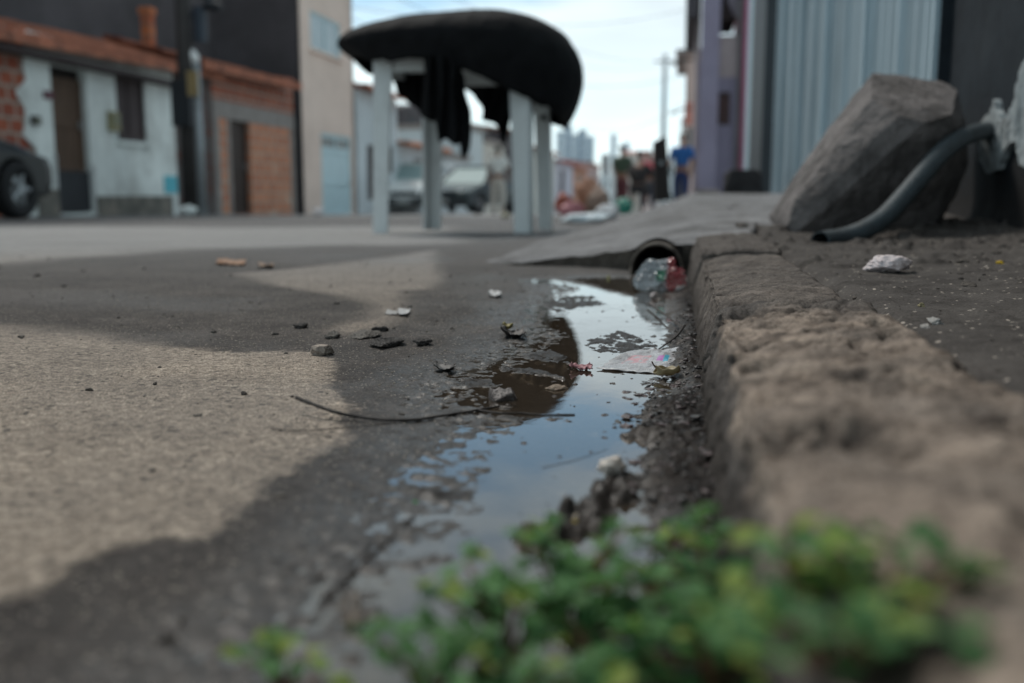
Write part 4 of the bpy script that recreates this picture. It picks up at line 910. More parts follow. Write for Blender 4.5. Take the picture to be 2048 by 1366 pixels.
x_ = p.x-.75; car(x_, p.y-1.50, rz(x_, p.y-1.50), math.pi/2, 'black parked car cut off by the left edge, front wheel showing', 'black', paint('black_car_paint', (.005,.006,.008), .3), 4.1, 1.66, 1.44, .84, .60)
p = on_road(812, 30); car(p.x, p.y+1.5, p.z, R(-90)+R(3), 'white parked car seen head on between the left table legs', 'suv', paint('white_car_paint', (.86,.88,.86)), 4.3, 1.78, 1.55, .98)
p = on_road(928, 29); car(p.x, p.y+1.5, p.z, R(-90)-R(16), 'dark greenish grey car with pale windscreen right of the white car', 'hatch', paint('dark_grey_car_paint', (.06,.078,.082)), 3.9, 1.62, 1.40, .84)
# ================================================================== PEOPLE (down the street)
M_skin = pm('brown_skin', (.20,.10,.065), .55, .1, 8, .05, 60); M_hair = pm('black_hair', (.012,.010,.010), .7, .2, 30, .4, 120)
def skin_obj(name, chains, mat, parent, sub=1):
    """chains: list of (points, radii, attach_index or None); merged where points coincide -> one continuous skinned mesh"""
    bm = bmesh.new(); lay = bm.verts.layers.skin.verify(); cache = {}
    first = None
    for pts, rad in chains:
        prev = None
        for p, r_ in zip(pts, rad):
            key = (round(p[0], 4), round(p[1], 4), round(p[2], 4))
            if key in cache: v = cache[key]
            else:
                v = bm.verts.new(p); rr = r_ if hasattr(r_, '__len__') else (r_, r_); v[lay].radius = rr; cache[key] = v
                if first is None: first = v; v[lay].use_root = True
            if prev is not None and prev is not v:
                try: bm.edges.new((prev, v))
                except ValueError: pass
            prev = v
    me = bpy.data.meshes.new(name); bm.to_mesh(me); bm.free(); me.materials.append(mat)
    o = bpy.data.objects.new(name, me); C.objects.link(o); o.parent = parent
    s_ = o.modifiers.new('Skin', 'SKIN'); s_.use_smooth_shade = True
    q = o.modifiers.new('Subsurf', 'SUBSURF'); q.levels = sub; q.render_levels = sub
    return o
def person(px, t, label, shirt, trousers, hgt=1.65, rot=0.0, pose='stand', hood=None, zoff=0.0, arm=None):
    g = on_road(px, t); r_ = empty('person', (g.x, g.y, g.z+zoff), label, 'person', 'people down the street', rotz=rot)
    k = hgt/1.7
    def S_(*a): return tuple(q*k for q in a)
    if pose == 'crouch':
        pel, ch, nk, hd = S_(0, .06, .36), S_(0, -.10, .70), S_(0, -.17, .86), S_(0, -.20, .93)
        legs = [[pel, S_(s_*.10, .04, .34), S_(s_*.17, -.34, .48), S_(s_*.14, -.06, .10), S_(s_*.14, -.20, .03)] for s_ in (1, -1)]
        arms = [[S_(0, -.12, .78), S_(s_*.19, -.12, .76), S_(s_*.24, -.30, .56), S_(s_*.12, -.48, .50)] for s_ in (1, -1)]
        hc = S_(0, -.23, 1.02)
    else:
        pel, ch, nk, hd = S_(0, 0, .93), S_(0, 0, 1.28), S_(0, .0, 1.46), S_(0, -.01, 1.52)
        st = .10
        legs = [[pel, S_(s_*.10, 0, .88), S_(s_*.12, -.03-s_*.05, .48), S_(s_*.12, .03-s_*st, .08), S_(s_*.13, -.12-s_*st, .03)] for s_ in (1, -1)]
        a_ = arm or (.10, .30)
        arms = [[S_(0, 0, 1.38), S_(s_*.19, 0, 1.38), S_(s_*.26, -.02, 1.10), S_(s_*.24, -a_[0 if s_ > 0 else 1], .90)] for s_ in (1, -1)]
        hc = S_(0, -.02, 1.60)
    ch_ = [([pel, ch, nk, hd], [(.14*k, .10*k), (.15*k, .10*k), .055*k, .055*k])]
    for lg in legs: ch_.append((lg, [.12*k, .085*k, .055*k, .038*k, .03*k]))
    for am in arms:
        if pose == 'crouch': am0 = [ch]+am[1:]
        else: am0 = [ch]+am[1:]
        ch_.append((am0, [.1*k, .055*k, .04*k, .028*k]))
        e = Vector(am[3]); d = (e-Vector(am[2])).normalized(); sd_ = d.cross(Vector((0, 1, 0))).normalized()
        palm = e+d*.07*k
        ch_.append(([tuple(e), tuple(palm)], [.028*k, .026*k]))
        for j, ln in enumerate((.070, .078, .072, .058)):
            a = palm+sd_*(.024-.016*j)*k; ch_.append(([tuple(palm), tuple(a+d*.03*k), tuple(a+d*ln*k+Vector((0, -.015*k, 0)))], [.02*k, .009*k, .007*k]))
        ch_.append(([tuple(e), tuple(e+d*.03*k+sd_*.035*k), tuple(e+d*.065*k+sd_*.045*k)], [.02*k, .010*k, .008*k]))
    # head as part of the skin: skull, jaw, nose
    ch_.append(([hd, hc, S_(hc[0]/k, hc[1]/k, hc[2]/k+.09)], [.055*k, (.078*k, .092*k), .055*k]))
    ch_.append(([hc, S_(hc[0]/k, hc[1]/k-.10, hc[2]/k-.01)], [.08*k, .018*k]))
    skin_obj('body', ch_, M_skin, r_)
    skin_obj('shirt', [([tuple(Vector(pel)+Vector((0, 0, .04*k))), ch, tuple(Vector(nk)-Vector((0, 0, .05*k)))], [(.165*k, .125*k), (.175*k, .125*k), .08*k])]+[([ch, am[1], tuple(Vector(am[1]).lerp(Vector(am[2]), .8))], [.12*k, .085*k, .07*k]) for am in arms], shirt, r_)
    skin_obj('trousers', [([tuple(Vector(pel)+Vector((0, 0, .06*k))), pel], [(.16*k, .12*k), (.165*k, .13*k)])]+[([pel]+lg[1:3]+[tuple(Vector(lg[2]).lerp(Vector(lg[3]), .85))], [.13*k, .11*k, .08*k, .062*k]) for lg in legs], trousers, r_)
    for s_, lg in zip((1, -1), legs):
        skin_obj('shoe', [([lg[3], tuple((Vector(lg[3])+Vector(lg[4]))/2-Vector((0, 0, .02*k))), lg[4]], [.05*k, .045*k, .04*k])], M_black, r_)
    hb = Vector(hc)+Vector((0, .02*k, .035*k))
    P_, F_ = pebble(tuple(hb), (.098*k, .112*k, .115*k), 9, cuts=3, amp=.06)
    me = bpy.data.meshes.new('hair'); me.from_pydata(P_.tolist(), [], F_); me.polygons.foreach_set('use_smooth', [True]*len(F_)); me.materials.append(hood or M_hair)
    o = bpy.data.objects.new('hood' if hood else 'hair', me); C.objects.link(o); o.parent = r_
    for s_ in (1, -1):
        P_, F_ = pebble((hc[0]+s_*.03*k, hc[1]-.083*k, hc[2]+.015*k), (.013*k, .008*k, .008*k), 3, cuts=1, amp=.01)
        me = bpy.data.meshes.new('eye'); me.from_pydata(P_.tolist(), [], F_); me.materials.append(M_black); o = bpy.data.objects.new('eye', me); C.objects.link(o); o.parent = r_
    P_, F_ = pebble((hc[0], hc[1]-.085*k, hc[2]-.045*k), (.022*k, .006*k, .006*k), 3, cuts=1, amp=.01)
    me = bpy.data.meshes.new('mouth'); me.from_pydata(P_.tolist(), [], F_); me.materials.append(pm('lips', (.18,.05,.045), .5, .1, 8)); o = bpy.data.objects.new('mouth', me); C.objects.link(o); o.parent = r_
    return r_
cl_ = lambda n, c_: pm(n, c_, .85, .2, 8, .3, 30)
person(1243, 24, 'person in a dark green top with a crimson scarf stooping left of the others', cl_('dark_green_cloth', (.05,.075,.05)), cl_('maroon_cloth', (.10,.03,.035)), 1.62, R(150), hood=None, arm=(.35, .3))
person(1296, 25, 'person in a bright coral pink shirt right behind the black bags', cl_('coral_cloth', (.62,.12,.14)), cl_('dark_jeans', (.03,.035,.06)), 1.55, R(200), arm=(.2, .4))
person(1276, 21, 'person in black crouching in front of the coral shirt', cl_('black_cloth', (.02,.017,.017)), cl_('charcoal_cloth', (.03,.028,.03)), 1.7, R(170), 'crouch', zoff=.20)
person(1362, 21, 'person in blue overalls with a lime bag standing by the mauve house', cl_('strong_blue_cloth', (.02,.10,.30)), cl_('navy_cloth', (.015,.03,.10)), 1.66, R(-20))
person(996, 25, 'person with a shaved dark head and white shirt near the dark car', cl_('white_cloth', (.62,.63,.60)), cl_('cream_trousers', (.50,.47,.42)), 1.66, R(180))
# ================================================================== TABLE AND COVER
TK = 1.35   # table, cover and rags scaled up about the camera; table ends up 0.97 m high and 5.8 m away
def cf(xc, t, z): xc, t, z = xc*TK, t*TK, H+(z-H)*TK; return Vector((xc*CY-t*SY, xc*SY+t*CY, z))
M_plast = pm('white_plastic', (.62,.66,.66), .45, .12, 5, .1, 60, dirt=(.25,.25,.24), dscale=5, damt=.4, spec=.5)
LG = [(.060, 4.02), (-.555, 4.16), (.165, 4.60), (-.385, 4.72)]
cc_ = (sum(a for a, _ in LG)/4, sum(b_ for _, b_ in LG)/4)
tb = empty('plastic_table', cf(cc_[0], cc_[1], 0), 'white plastic garden table standing in the road under a black cover', 'table')
cor = [LG[0], LG[1], LG[3], LG[2]]
def inset(k): return [(cc_[0]+(a-cc_[0])*k, cc_[1]+(b_-cc_[1])*k) for a, b_ in cor]
def rrect(pts, r=.18, n=6):
    o_ = []
    for i in range(4):
        p0, p1, p2 = [Vector((*pts[(i+j) % 4], 0)) for j in (-1, 0, 1)]
        a, b_ = p1.lerp(p0, r), p1.lerp(p2, r)
        for k in range(n+1):
            s_ = k/n; o_.append(a.lerp(p1, s_).lerp(p1.lerp(b_, s_), s_))
    return o_
mb = MB(); o_ = rrect(inset(1.03)); mb.prism([cf(p.x, p.y, .702) for p in o_], (0, 0, .018*TK)); mb.build('tabletop', M_plast, tb)
mb = MB(); outer, inner = rrect(inset(1.02)), rrect(inset(.98)); n = len(outer)
v = [cf(p.x, p.y, z) for z in (.701, .655) for p in outer]+[cf(p.x, p.y, z) for z in (.701, .655) for p in inner]
f = [(i, (i+1) % n, n+(i+1) % n, n+i) for i in range(n)]+[(2*n+i, 2*n+(i+1) % n, 3*n+(i+1) % n, 3*n+i) for i in range(n)]+[(n+i, n+(i+1) % n, 3*n+(i+1) % n, 3*n+i) for i in range(n)]
mb.add(v, f); mb.build('apron', M_plast, tb)
mb = MB(); c4 = inset(.96)
for k in range(1, 6):
    s_ = k/6
    a = Vector(c4[0]).lerp(Vector(c4[1]), s_); b_ = Vector(c4[3]).lerp(Vector(c4[2]), s_)
    for (p, q) in ((a, b_), (Vector(c4[1]).lerp(Vector(c4[2]), s_), Vector(c4[0]).lerp(Vector(c4[3]), s_))):
        d = (q-p).normalized().orthogonal()*.003 if False else Vector((-(q-p).y, (q-p).x)).normalized()*.003
        mb.prism([cf(p.x+d.x, p.y+d.y, .700), cf(q.x+d.x, q.y+d.y, .700), cf(q.x-d.x, q.y-d.y, .700), cf(p.x-d.x, p.y-d.y, .700)], (0, 0, -.022))
mb.build('ribs', M_plast, tb)
for (xc, t) in LG:
    out = Vector((xc-cc_[0], t-cc_[1], 0)).normalized(); pr_ = Vector((-out.y, out.x, 0))
    def sec(k, z, dx):
        o0 = Vector((xc, t, 0))-out*dx
        w_ = .080*k; th = .013
        A1 = (out+pr_).normalized(); A2 = (out-pr_).normalized()
        # L section, outer corner pointing out, slightly rounded
        c_ = o0+out*.03
        pts = [c_-A2*w_, c_-A2*.012, c_-out*.006, c_-A1*.012, c_-A1*w_, c_-A1*w_-A2*th, c_-A1*th*1.3-A2*th*1.3, c_-A2*w_-A1*th]
        return [cf(p.x, p.y, z) for p in pts]
    mb = MB(); sl = [sec(.86, .0, .0), sec(.92, .3, .006), sec(1.02, .56, .012), sec(1.1, .70, .016)]
    v = [p for s_ in sl for p in s_]; f = [(r_*8+i, r_*8+(i+1) % 8, (r_+1)*8+(i+1) % 8, (r_+1)*8+i) for r_ in range(3) for i in range(8)]+[tuple(range(8)), tuple(range(24, 32))]
    mb.add(v, f); mb.build('leg', M_plast, tb)
# cover
M_tarp = pm('black_cover_cloth', (.0060,.0064,.0074), .85, .5, 8, 1.0, 12, spec=.16, bdist=.02)
cvr = empty('table_cover', cf(-.205, 4.33, .7), 'black cloth cover bulging over the plastic table with rags dangling below', 'cover')
tc0 = (-.205, 4.34)
def ang(tab, a): 
    ks = sorted(tab); return np.interp(a % 360, ks+[360+ks[0]], [tab[k] for k in ks]+[tab[ks[0]]])
HEM = {0: .455, 30: .48, 60: .60, 90: .67, 140: .70, 180: .735, 205: .725, 235: .69, 258: .675, 275: .64, 292: .585, 312: .52, 335: .46}
RIM = {0: .79, 40: .815, 90: .85, 140: .85, 180: .822, 225: .80, 250: .80, 270: .80, 290: .80, 310: .79, 335: .785}
RAD = {0: .474, 20: .474, 45: .47, 90: .47, 135: .50, 180: .530, 225: .52, 270: .47, 315: .475}
HR = {0: .86, 45: .9, 90: .93, 180: .86, 225: .90, 270: .95, 315: .93}
na, v, f = 160, [], []
rows = []
prof = [(s_, 0) for s_ in np.linspace(.04, .94, 16)]+[(1, k/10) for k in range(0, 11)]
for layer in (0, 1):
    seq = prof if layer == 0 else prof[::-1]
    for (s_, w_) in seq:
        row = []
        for k in range(na):
            a = 360*k/na; ca0 = math.cos(math.radians(a)); Rr, zr, zh = ang(RAD, a), ang(RIM, a), ang(HEM, a)+.030*float(fbm(math.cos(math.radians(a))*4, math.sin(math.radians(a))*4, 0, 3, 640))
            if w_ == 0 and s_ < 1:
                r_ = Rr*s_*.985; z = .900-(.900-zr)*s_**float(np.interp(ca0, [-1, -.2, .4, 1], [2.5, 3.2, 5.0, 4.6]))
            else:
                q = math.sin(w_*math.pi*.55); r_ = Rr*(.985+.018*math.sin(min(1, w_*2.2)*math.pi*.5)+.125*max(0, ca0)**1.2*math.sin(w_*math.pi*.75) - (1-ang(HR, a))*w_**2.0*(1.35 if ca0 > 0 else 1)); z = zr-.012+(zh-zr)*w_**1.15*.97
            ca, sa = math.cos(math.radians(a)), math.sin(math.radians(a))
            fold = float(fbm(ca*3.2+5, sa*3.2+w_*.6, z*2.0, 3, 610))*.026*(.25+w_)+.007*abs(math.sin(math.radians(a)*9+w_*1.5))*w_+.006*float(fbm(ca*9, sa*9, w_*1.2, 3, 612))*w_
            r_ += fold-(.010 if layer else 0); z += .007*float(fbm(ca*s_*4, sa*s_*4, 3, 3, 611))-(.010 if layer else 0)*(1-w_)
            row.append(len(v)); v.append(cf(tc0[0]+r_*ca, tc0[1]+r_*sa*.98, z))
        rows.append(row)
for a, b_ in zip(rows[:-1], rows[1:]): f += [(a[k], a[(k+1) % na], b_[(k+1) % na], b_[k]) for k in range(na)]
f += [tuple(rows[0]), tuple(rows[-1])]
mkobj('drape', v, f, M_tarp, cvr, smooth=True)
def rag(name, top, t0, cols, seed, depth=.03, lbl=None):
    """dangling cloth; cols: list of (px at top, py at top, px at bottom, py at bottom)"""
    rr = random.Random(seed); n = 34; m_ = 16; v = []
    px_t = np.interp(np.linspace(0, 1, n), np.linspace(0, 1, len(cols)), [c_[0] for c_ in cols]); py_t = np.interp(np.linspace(0, 1, n), np.linspace(0, 1, len(cols)), [c_[1] for c_ in cols])
    px_b = np.interp(np.linspace(0, 1, n), np.linspace(0, 1, len(cols)), [c_[2] for c_ in cols]); py_b = np.interp(np.linspace(0, 1, n), np.linspace(0, 1, len(cols)), [c_[3] for c_ in cols])
    for lay in (0, 1):
        for j in range(m_+1):
            w_ = j/m_
            for i in range(n):
                dd = t0+depth*math.sin(i*.8+w_*1.3+seed)*(1-.3*w_)+.010*math.sin(i*2.1+seed*2)+lay*.008
                p = D(px_t[i]+(px_b[i]-px_t[i])*w_+3*math.sin(w_*5+i*.5), py_t[i]+(py_b[i]-py_t[i])*w_**.9+rr.uniform(-1, 1), dd*TK); v.append(p)
    o_ = (m_+1)*n; f = []
    for j in range(m_):
        for i in range(n-1):
            a = j*n+i; f.append((a, a+1, a+n+1, a+n)); f.append((o_+a, o_+a+n, o_+a+n+1, o_+a+1))
    for j in range(m_):
        a = j*n; f.append((a, a+n, o_+a+n, o_+a)); a += n-1; f.append((a, o_+a, o_+a+n, a+n))
    for i in range(n-1):
        a = m_*n+i; f.append((a, a+1, o_+a+1, o_+a))
    o = mkobj(name, v, f, M_tarp, cvr, smooth=True); return o
rag('dangling_rag', 0, 3.90, [(846, 112, 846, 228), (856, 112, 858, 242), (866, 112, 868, 236), (876, 112, 880, 286), (888, 112, 892, 276), (900, 112, 906, 292), (914, 120, 920, 286), (922, 140, 928, 322), (928, 160, 938, 300), (932, 170, 941, 236)], 1)
rag('dangling_rag', 0, 4.30, [(930, 178, 960, 200), (965, 176, 962, 218), (985, 176, 966, 240), (1000, 178, 985, 246), (1015, 180, 1000, 262), (1028, 182, 1008, 298), (1036, 184, 1004, 292)], 5, .015)
rag('dangling_rag', 0, 4.45, [(778, 150, 800, 192), (800, 142, 812, 200), (825, 140, 826, 212), (848, 138, 850, 236), (862, 138, 868, 246)], 9, .02)
# ================================================================== CONCRETE CHUNK
pts = [D(*q) for q in [(1745,147,2.56),(1699,205,2.58),(1644,288,2.60),(1577,371,2.60),(1541,430,2.60),(1543,463,2.55),(1742,176,2.45),(1679,277,2.42),(1592,399,2.36),(1577,450,2.34),(1592,467,2.33),
    (1800,152,2.58),(1880,163,2.60),(1915,180,2.56),(1746,196,2.40),(1800,232,2.33),(1850,244,2.32),(1904,228,2.36),(1930,240,2.48),(1935,330,2.5),(1885,440,2.52),(1865,470,2.46),(1650,469,2.37),(1760,471,2.45),
    (1860,470,2.8),(1600,462,2.95),(1760,160,2.72),(1900,180,2.8)]]
P_, F_ = rock_mesh(pts, 6, .0062, 24, 31)
def dist_shape(P_):
    q = P_.copy(); n = fbm(q[:, 0]*9, q[:, 1]*9, q[:, 2]*9, 4, 77); q[:, 0] += .006*n; q[:, 1] += .007*fbm(q[:, 0]*11, q[:, 1]*11, q[:, 2]*11, 4, 78)
    return q
P_ = dist_shape(P_)
M_chunk = pm('broken_concrete', (.150,.136,.132), .92, .6, 13, 1.0, 60, dirt=(.035,.030,.028), dscale=9, damt=.85, bdist=.006)
ck = mkobj('concrete_chunk', P_, F_, M_chunk, None, smooth=False)
tag(ck, 'large jagged grey concrete chunk leaning on the sidewalk before the blue wall', 'concrete chunk')
# ================================================================== HOSE / CONDUIT
hp = [D(1640, 483, 2.10), D(1662, 480, 2.145), D(1692, 474, 2.17), D(1725, 462, 2.18), D(1765, 438, 2.20), D(1800, 402, 2.23), D(1838, 358, 2.26), D(1872, 318, 2.30), D(1906, 287, 2.36), D(1940, 269, 2.44), D(1972, 262, 2.54), D(1992, 264, 2.62), AX(2000, 268, XR+.01)]
def cr(P, m_=8):
    o_ = []
    for i in range(len(P)-1):
        p0, p1, p2, p3 = P[max(i-1, 0)], P[i], P[i+1], P[min(i+2, len(P)-1)]
        for k in range(m_):
            t = k/m_; o_.append(.5*((2*p1)+(p2-p0)*t+(2*p0-5*p1+4*p2-p3)*t*t+(3*p1-p0-3*p2+p3)*t**3))
    o_.append(P[-1]); return o_
path = cr(hp, 26)
n = 28; ro, ri = .0215, .0185
mo = MB(); mo.tube(path, [ro*(1.0+.018*math.cos(i*1.25)) for i in range(len(path))], n, caps=False)
mi = MB(); mi.tube(path[:60], ri, n, caps=False)
N1 = len(mo.v); mo.v += mi.v; mo.f += [tuple(i+N1 for i in reversed(q)) for q in mi.f]
mo.f += [(k, (k+1) % n, N1+(k+1) % n, N1+k) for k in range(n)]
tag(mo.build('hose', pm('grey_hose_plastic', (.060,.078,.088), .62, .35, 14, .25, 90, dirt=(.03,.03,.03), dscale=14, damt=.85, spec=.3), smooth=True, fix=False), 'grey flexible hose curving from the broken plaster down past the concrete chunk', 'hose')
# dark plank and lump down the sidewalk
g = Vector(D(1328, 400, 8.0)); 
st = empty('upright_plank', g, 'dark weathered upright wooden plank on the ramp before the people', 'plank')
mb = MB(); a = [D(1309, 403, 8.0), D(1341, 400, 8.0), D(1333, 272, 8.05), D(1308, 284, 8.05)]; mb.prism(a, Vector((-SY, CY, 0))*.07); mb.build('board', pm('dark_old_wood', (.032,.026,.025), .85, .4, 3, .6, 30, stretch=(5, 5, .5)), st)
mb = MB(); a = [D(1318, 330, 7.99), D(1326, 330, 7.99), D(1326, 322, 7.99), D(1318, 322, 7.99)]; mb.prism(a, Vector((-SY, CY, 0))*-.01); mb.build('bolt', M_steel, st)
P_, F_ = rock_mesh([D(1446, 388, 7.0), D(1450, 350, 7.05), D(1462, 340, 7.0), D(1512, 338, 7.0), D(1524, 352, 7.0), D(1526, 389, 7.0), D(1446, 388, 7.4), D(1455, 345, 7.4), D(1520, 342, 7.4), D(1524, 389, 7.4)], 5, .012, 14, 8)
tag(mkobj('rubble_block', P_, F_, pm('sooty_concrete', (.035,.033,.035), .9, .4, 8, .6, 40), None), 'low dark block of rubble against the foot of the corner post', 'rubble')
P_, F_ = rock_mesh([D(1388, 391, 11), D(1440, 390, 11), D(1392, 379, 11), D(1438, 380, 11), D(1388, 391, 11.6), D(1440, 390, 11.6), D(1392, 380, 11.6), D(1436, 380, 11.6)], 4, .01, 14, 9)
tag(mkobj('concrete_step', P_, F_, M_ceme, None), 'pale concrete step at the foot of the mauve house pillar', 'step')
# ================================================================== LITTER HELPERS
def crumple(cx, cy, cz, rx, ry, rz_, seed, amp=.35, n=26, open_=.0):
    """crumpled paper ball / bag: displaced sphere with creases"""
    rr = random.Random(seed); v = []; f = []
    dirs = [Vector((rr.gauss(0, 1), rr.gauss(0, 1), rr.gauss(0, 1))).normalized() for _ in range(26)]; offs = [rr.uniform(.62, .95) for _ in dirs]
    TH, PH = np.meshgrid(np.linspace(0, math.pi, n+1), np.arange(2*n)*math.pi/n, indexing='ij')
    dx, dy, dz = np.sin(TH)*np.cos(PH), np.sin(TH)*np.sin(PH), np.cos(TH); s_ = np.ones_like(dx)*1.05
    for q, o_ in zip(dirs, offs):
        c_ = dx*q.x+dy*q.y+dz*q.z; s_ = np.where(c_ > .05, np.minimum(s_, o_/np.maximum(c_, .05)), s_)
    s_ = s_+amp*(1.3*np.abs(fbm(dx*2.4+seed, dy*2.4, dz*2.4, 3, seed))+.7*np.abs(fbm(dx*5.5, dy*5.5, dz*5.5+seed, 2, seed+2))-.42)
    v = np.stack([cx+rx*dx*s_, cy+ry*dy*s_, cz+rz_*dz*s_], -1).reshape(-1, 3).tolist()
    for i in range(n):
        for k in range(2*n): f.append((i*2*n+k, i*2*n+(k+1) % (2*n), (i+1)*2*n+(k+1) % (2*n), (i+1)*2*n+k))
    return v, f
def sheet(corners, mat, name, curl=.003, th=.0006, nu=26, nv=18, seed=1, rough=.002, ragged=0, zfun=None, attrs=True, lift=0.0, parent=None):
    """thin closed sheet from 4 world corners (A left-front, B left-back, C right-back, D right-front)"""
    A_, B_, C_, D_ = [Vector(q) for q in corners]; L0 = [[], []]
    u, v_ = np.meshgrid(np.linspace(0, 1, nu), np.linspace(0, 1, nv))
    P = np.zeros((nv, nu, 3))
    for k in range(3): P[:, :, k] = A_[k]*(1-u)*(1-v_)+B_[k]*(1-u)*v_+C_[k]*u*v_+D_[k]*u*(1-v_)
    if ragged:
        e = np.minimum(np.minimum(u, 1-u), np.minimum(v_, 1-v_)) < .01
        P[:, :, 0] += e*ragged*fbm(u*9, v_*9, 0, 3, seed+4); P[:, :, 1] += e*ragged*fbm(u*9, v_*9, 0, 3, seed+5)
    P[:, :, 2] += rough*fbm(u*4, v_*4, 0, 4, seed)+curl*((2*u-1)**2+(2*v_-1)**2)*.5+lift
    Q = P.copy(); Q[:, :, 2] -= th
    V = np.concatenate([P.reshape(-1, 3), Q.reshape(-1, 3)]); m_ = nu*nv; i = np.arange(m_).reshape(nv, nu)
    f = [tuple(q) for q in np.stack([i[:-1, :-1], i[:-1, 1:], i[1:, 1:], i[1:, :-1]], -1).reshape(-1, 4)]
    f += [tuple(q[::-1]+m_) for q in np.stack([i[:-1, :-1], i[:-1, 1:], i[1:, 1:], i[1:, :-1]], -1).reshape(-1, 4)]
    ed = list(i[0])+list(i[1:, -1])+list(i[-1, ::-1][1:])+list(i[::-1, 0][1:-1]); 
    f += [(ed[k], ed[k]+m_, ed[(k+1) % len(ed)]+m_, ed[(k+1) % len(ed)]) for k in range(len(ed))]
    o = mkobj(name, V, f, mat, parent, smooth=True)
    for nm, a in (('u', u), ('v', v_)):
        at = o.data.attributes.new(nm, 'FLOAT', 'POINT'); at.data.foreach_set('value', np.concatenate([a.ravel(), a.ravel()]).astype(np.float32))
    return o
def paperm(name, col, transl=.25, print_=None, rough=.6):
    m, nt, b = nodes(name); L = nt.links.new
    u, v_ = attr(nt, 'u'), attr(nt, 'v'); tc = N(nt, 'ShaderNodeTexCoord').outputs['Object']
    n1 = N(nt, 'ShaderNodeTexNoise', i_Scale=90.0, i_Detail=6.0); L(tc, n1.inputs[0])
    c = mixc(nt, 1.0, col, ramp(nt, n1.outputs[0], .35, g4(.7), .65, g4(1.05)).outputs[0], 'MULTIPLY')
    if print_: c = print_(nt, c, u, v_)
    L(c, b.inputs['Base Color']); b.inputs['Roughness'].default_value = rough
    bp = N(nt, 'ShaderNodeBump', i_Strength=.3, i_Distance=.001); L(n1.outputs[0], bp.inputs['Height']); L(bp.outputs[0], b.inputs['Normal'])
    tr_ = N(nt, 'ShaderNodeBsdfTranslucent'); L(c, tr_.inputs[0]); mx_ = N(nt, 'ShaderNodeMixShader'); mx_.inputs[0].default_value = transl
    L(b.outputs[0], mx_.inputs[1]); L(tr_.outputs[0], mx_.inputs[2]); L(mx_.outputs[0], nt.nodes['Material Output'].inputs[0])
    return m
def boxm(nt, u, v_, u0, u1, v0, v1):
    a = math_(nt, 'MULTIPLY', math_(nt, 'GREATER_THAN', u, u0), math_(nt, 'LESS_THAN', u, u1)); b_ = math_(nt, 'MULTIPLY', math_(nt, 'GREATER_THAN', v_, v0), math_(nt, 'LESS_THAN', v_, v1))
    return math_(nt, 'MULTIPLY', a, b_)
def newsprint(nt, c, u, v_):
    L = nt.links.new
    fr_ = math_(nt, 'FRACT', math_(nt, 'MULTIPLY', v_, 22.0)); row = math_(nt, 'FLOOR', math_(nt, 'MULTIPLY', v_, 22.0))
    cb = N(nt, 'ShaderNodeCombineXYZ'); L(math_(nt, 'MULTIPLY', u, 46.0), cb.inputs[0]); L(math_(nt, 'MULTIPLY', row, 7.3), cb.inputs[1])
    nn = N(nt, 'ShaderNodeTexNoise', i_Scale=1.0, i_Detail=1.0); L(cb.outputs[0], nn.inputs[0])
    txt = math_(nt, 'MULTIPLY', math_(nt, 'GREATER_THAN', fr_, .45), math_(nt, 'GREATER_THAN', nn.outputs[0], .44))
    col3 = math_(nt, 'GREATER_THAN', math_(nt, 'FRACT', math_(nt, 'MULTIPLY', u, 4.0)), .07)
    txt = math_(nt, 'MULTIPLY', math_(nt, 'MULTIPLY', txt, col3), boxm(nt, u, v_, .05, .95, .05, .95))
    c = mixc(nt, math_(nt, 'MULTIPLY', txt, .62), c, (.12,.11,.13))
    nz = N(nt, 'ShaderNodeTexNoise', i_Scale=9.0, i_Detail=3.0); cb2 = N(nt, 'ShaderNodeCombineXYZ'); L(u, cb2.inputs[0]); L(v_, cb2.inputs[1]); L(cb2.outputs[0], nz.inputs[0])
    red = math_(nt, 'MULTIPLY', boxm(nt, u, v_, .20, .58, .30, .72), ramp(nt, nz.outputs[0], .42, g4(0), .56, g4(.6)).outputs[0])
    c = mixc(nt, red, c, (.60,.16,.18))
    c = mixc(nt, boxm(nt, u, v_, .70, .80, .42, .62), c, (.42,.10,.38)); c = mixc(nt, boxm(nt, u, v_, .805, .88, .40, .68), c, (.03,.32,.45))
    return c
def cpx(lst, z=WL+.0012): return [G(a, b_, z) for a, b_ in lst]
o = sheet(cpx([(1196, 738), (1254, 703), (1357, 697), (1346, 748)]), paperm('wet_newsprint', (.47,.46,.46), .1, newsprint, .35), 'newspaper_page', .0005, .0005, 60, 44, 3, .0024, .003, lift=.0006)
tag(o, 'soggy scrap of printed newspaper page lying across the puddle', 'newspaper')
M_pap = paperm('white_litter_paper', (.60,.60,.60), .3); M_pink = paperm('pink_wrapper_foil', (.42,.20,.22), .15); M_bei = paperm('dead_leaf_beige', (.40,.33,.19), .3, None, .5)
# curled dry leaf by the newspaper
lf = empty('dry_leaf', G(1330, 752, 0), 'curled beige dry leaf on the right corner of the newspaper', 'leaf')
c0 = G(1332, 752, WL+.003); v = []; f = []; nu, nv = 22, 14
for j in range(nv+1):
    b_ = j/nv
    for i in range(nu+1):
        a = i/nu; w_ = .013*math.sin(math.pi*min(1, b_*.92+.06))**.7; an = -1.9+3.6*a
        rr = .008*(1-.2*b_); x = -.0105+.022*b_; yv = w_*math.sin(an*.8)*.9; z = .0075-rr*math.cos(an*.9)*.9+.002*(2*b_-1)**2+.0008*math.sin(b_*14+a*5)
        v.append(c0+Vector((x+.002*math.sin(a*7), yv, z)))
f = [(j*(nu+1)+i, j*(nu+1)+i+1, (j+1)*(nu+1)+i+1, (j+1)*(nu+1)+i) for j in range(nv) for i in range(nu)]
o = mkobj('blade', v, f, M_bei, lf, smooth=True, fix=False); sd_ = o.modifiers.new('Solidify', 'SOLIDIFY'); sd_.thickness = .0005
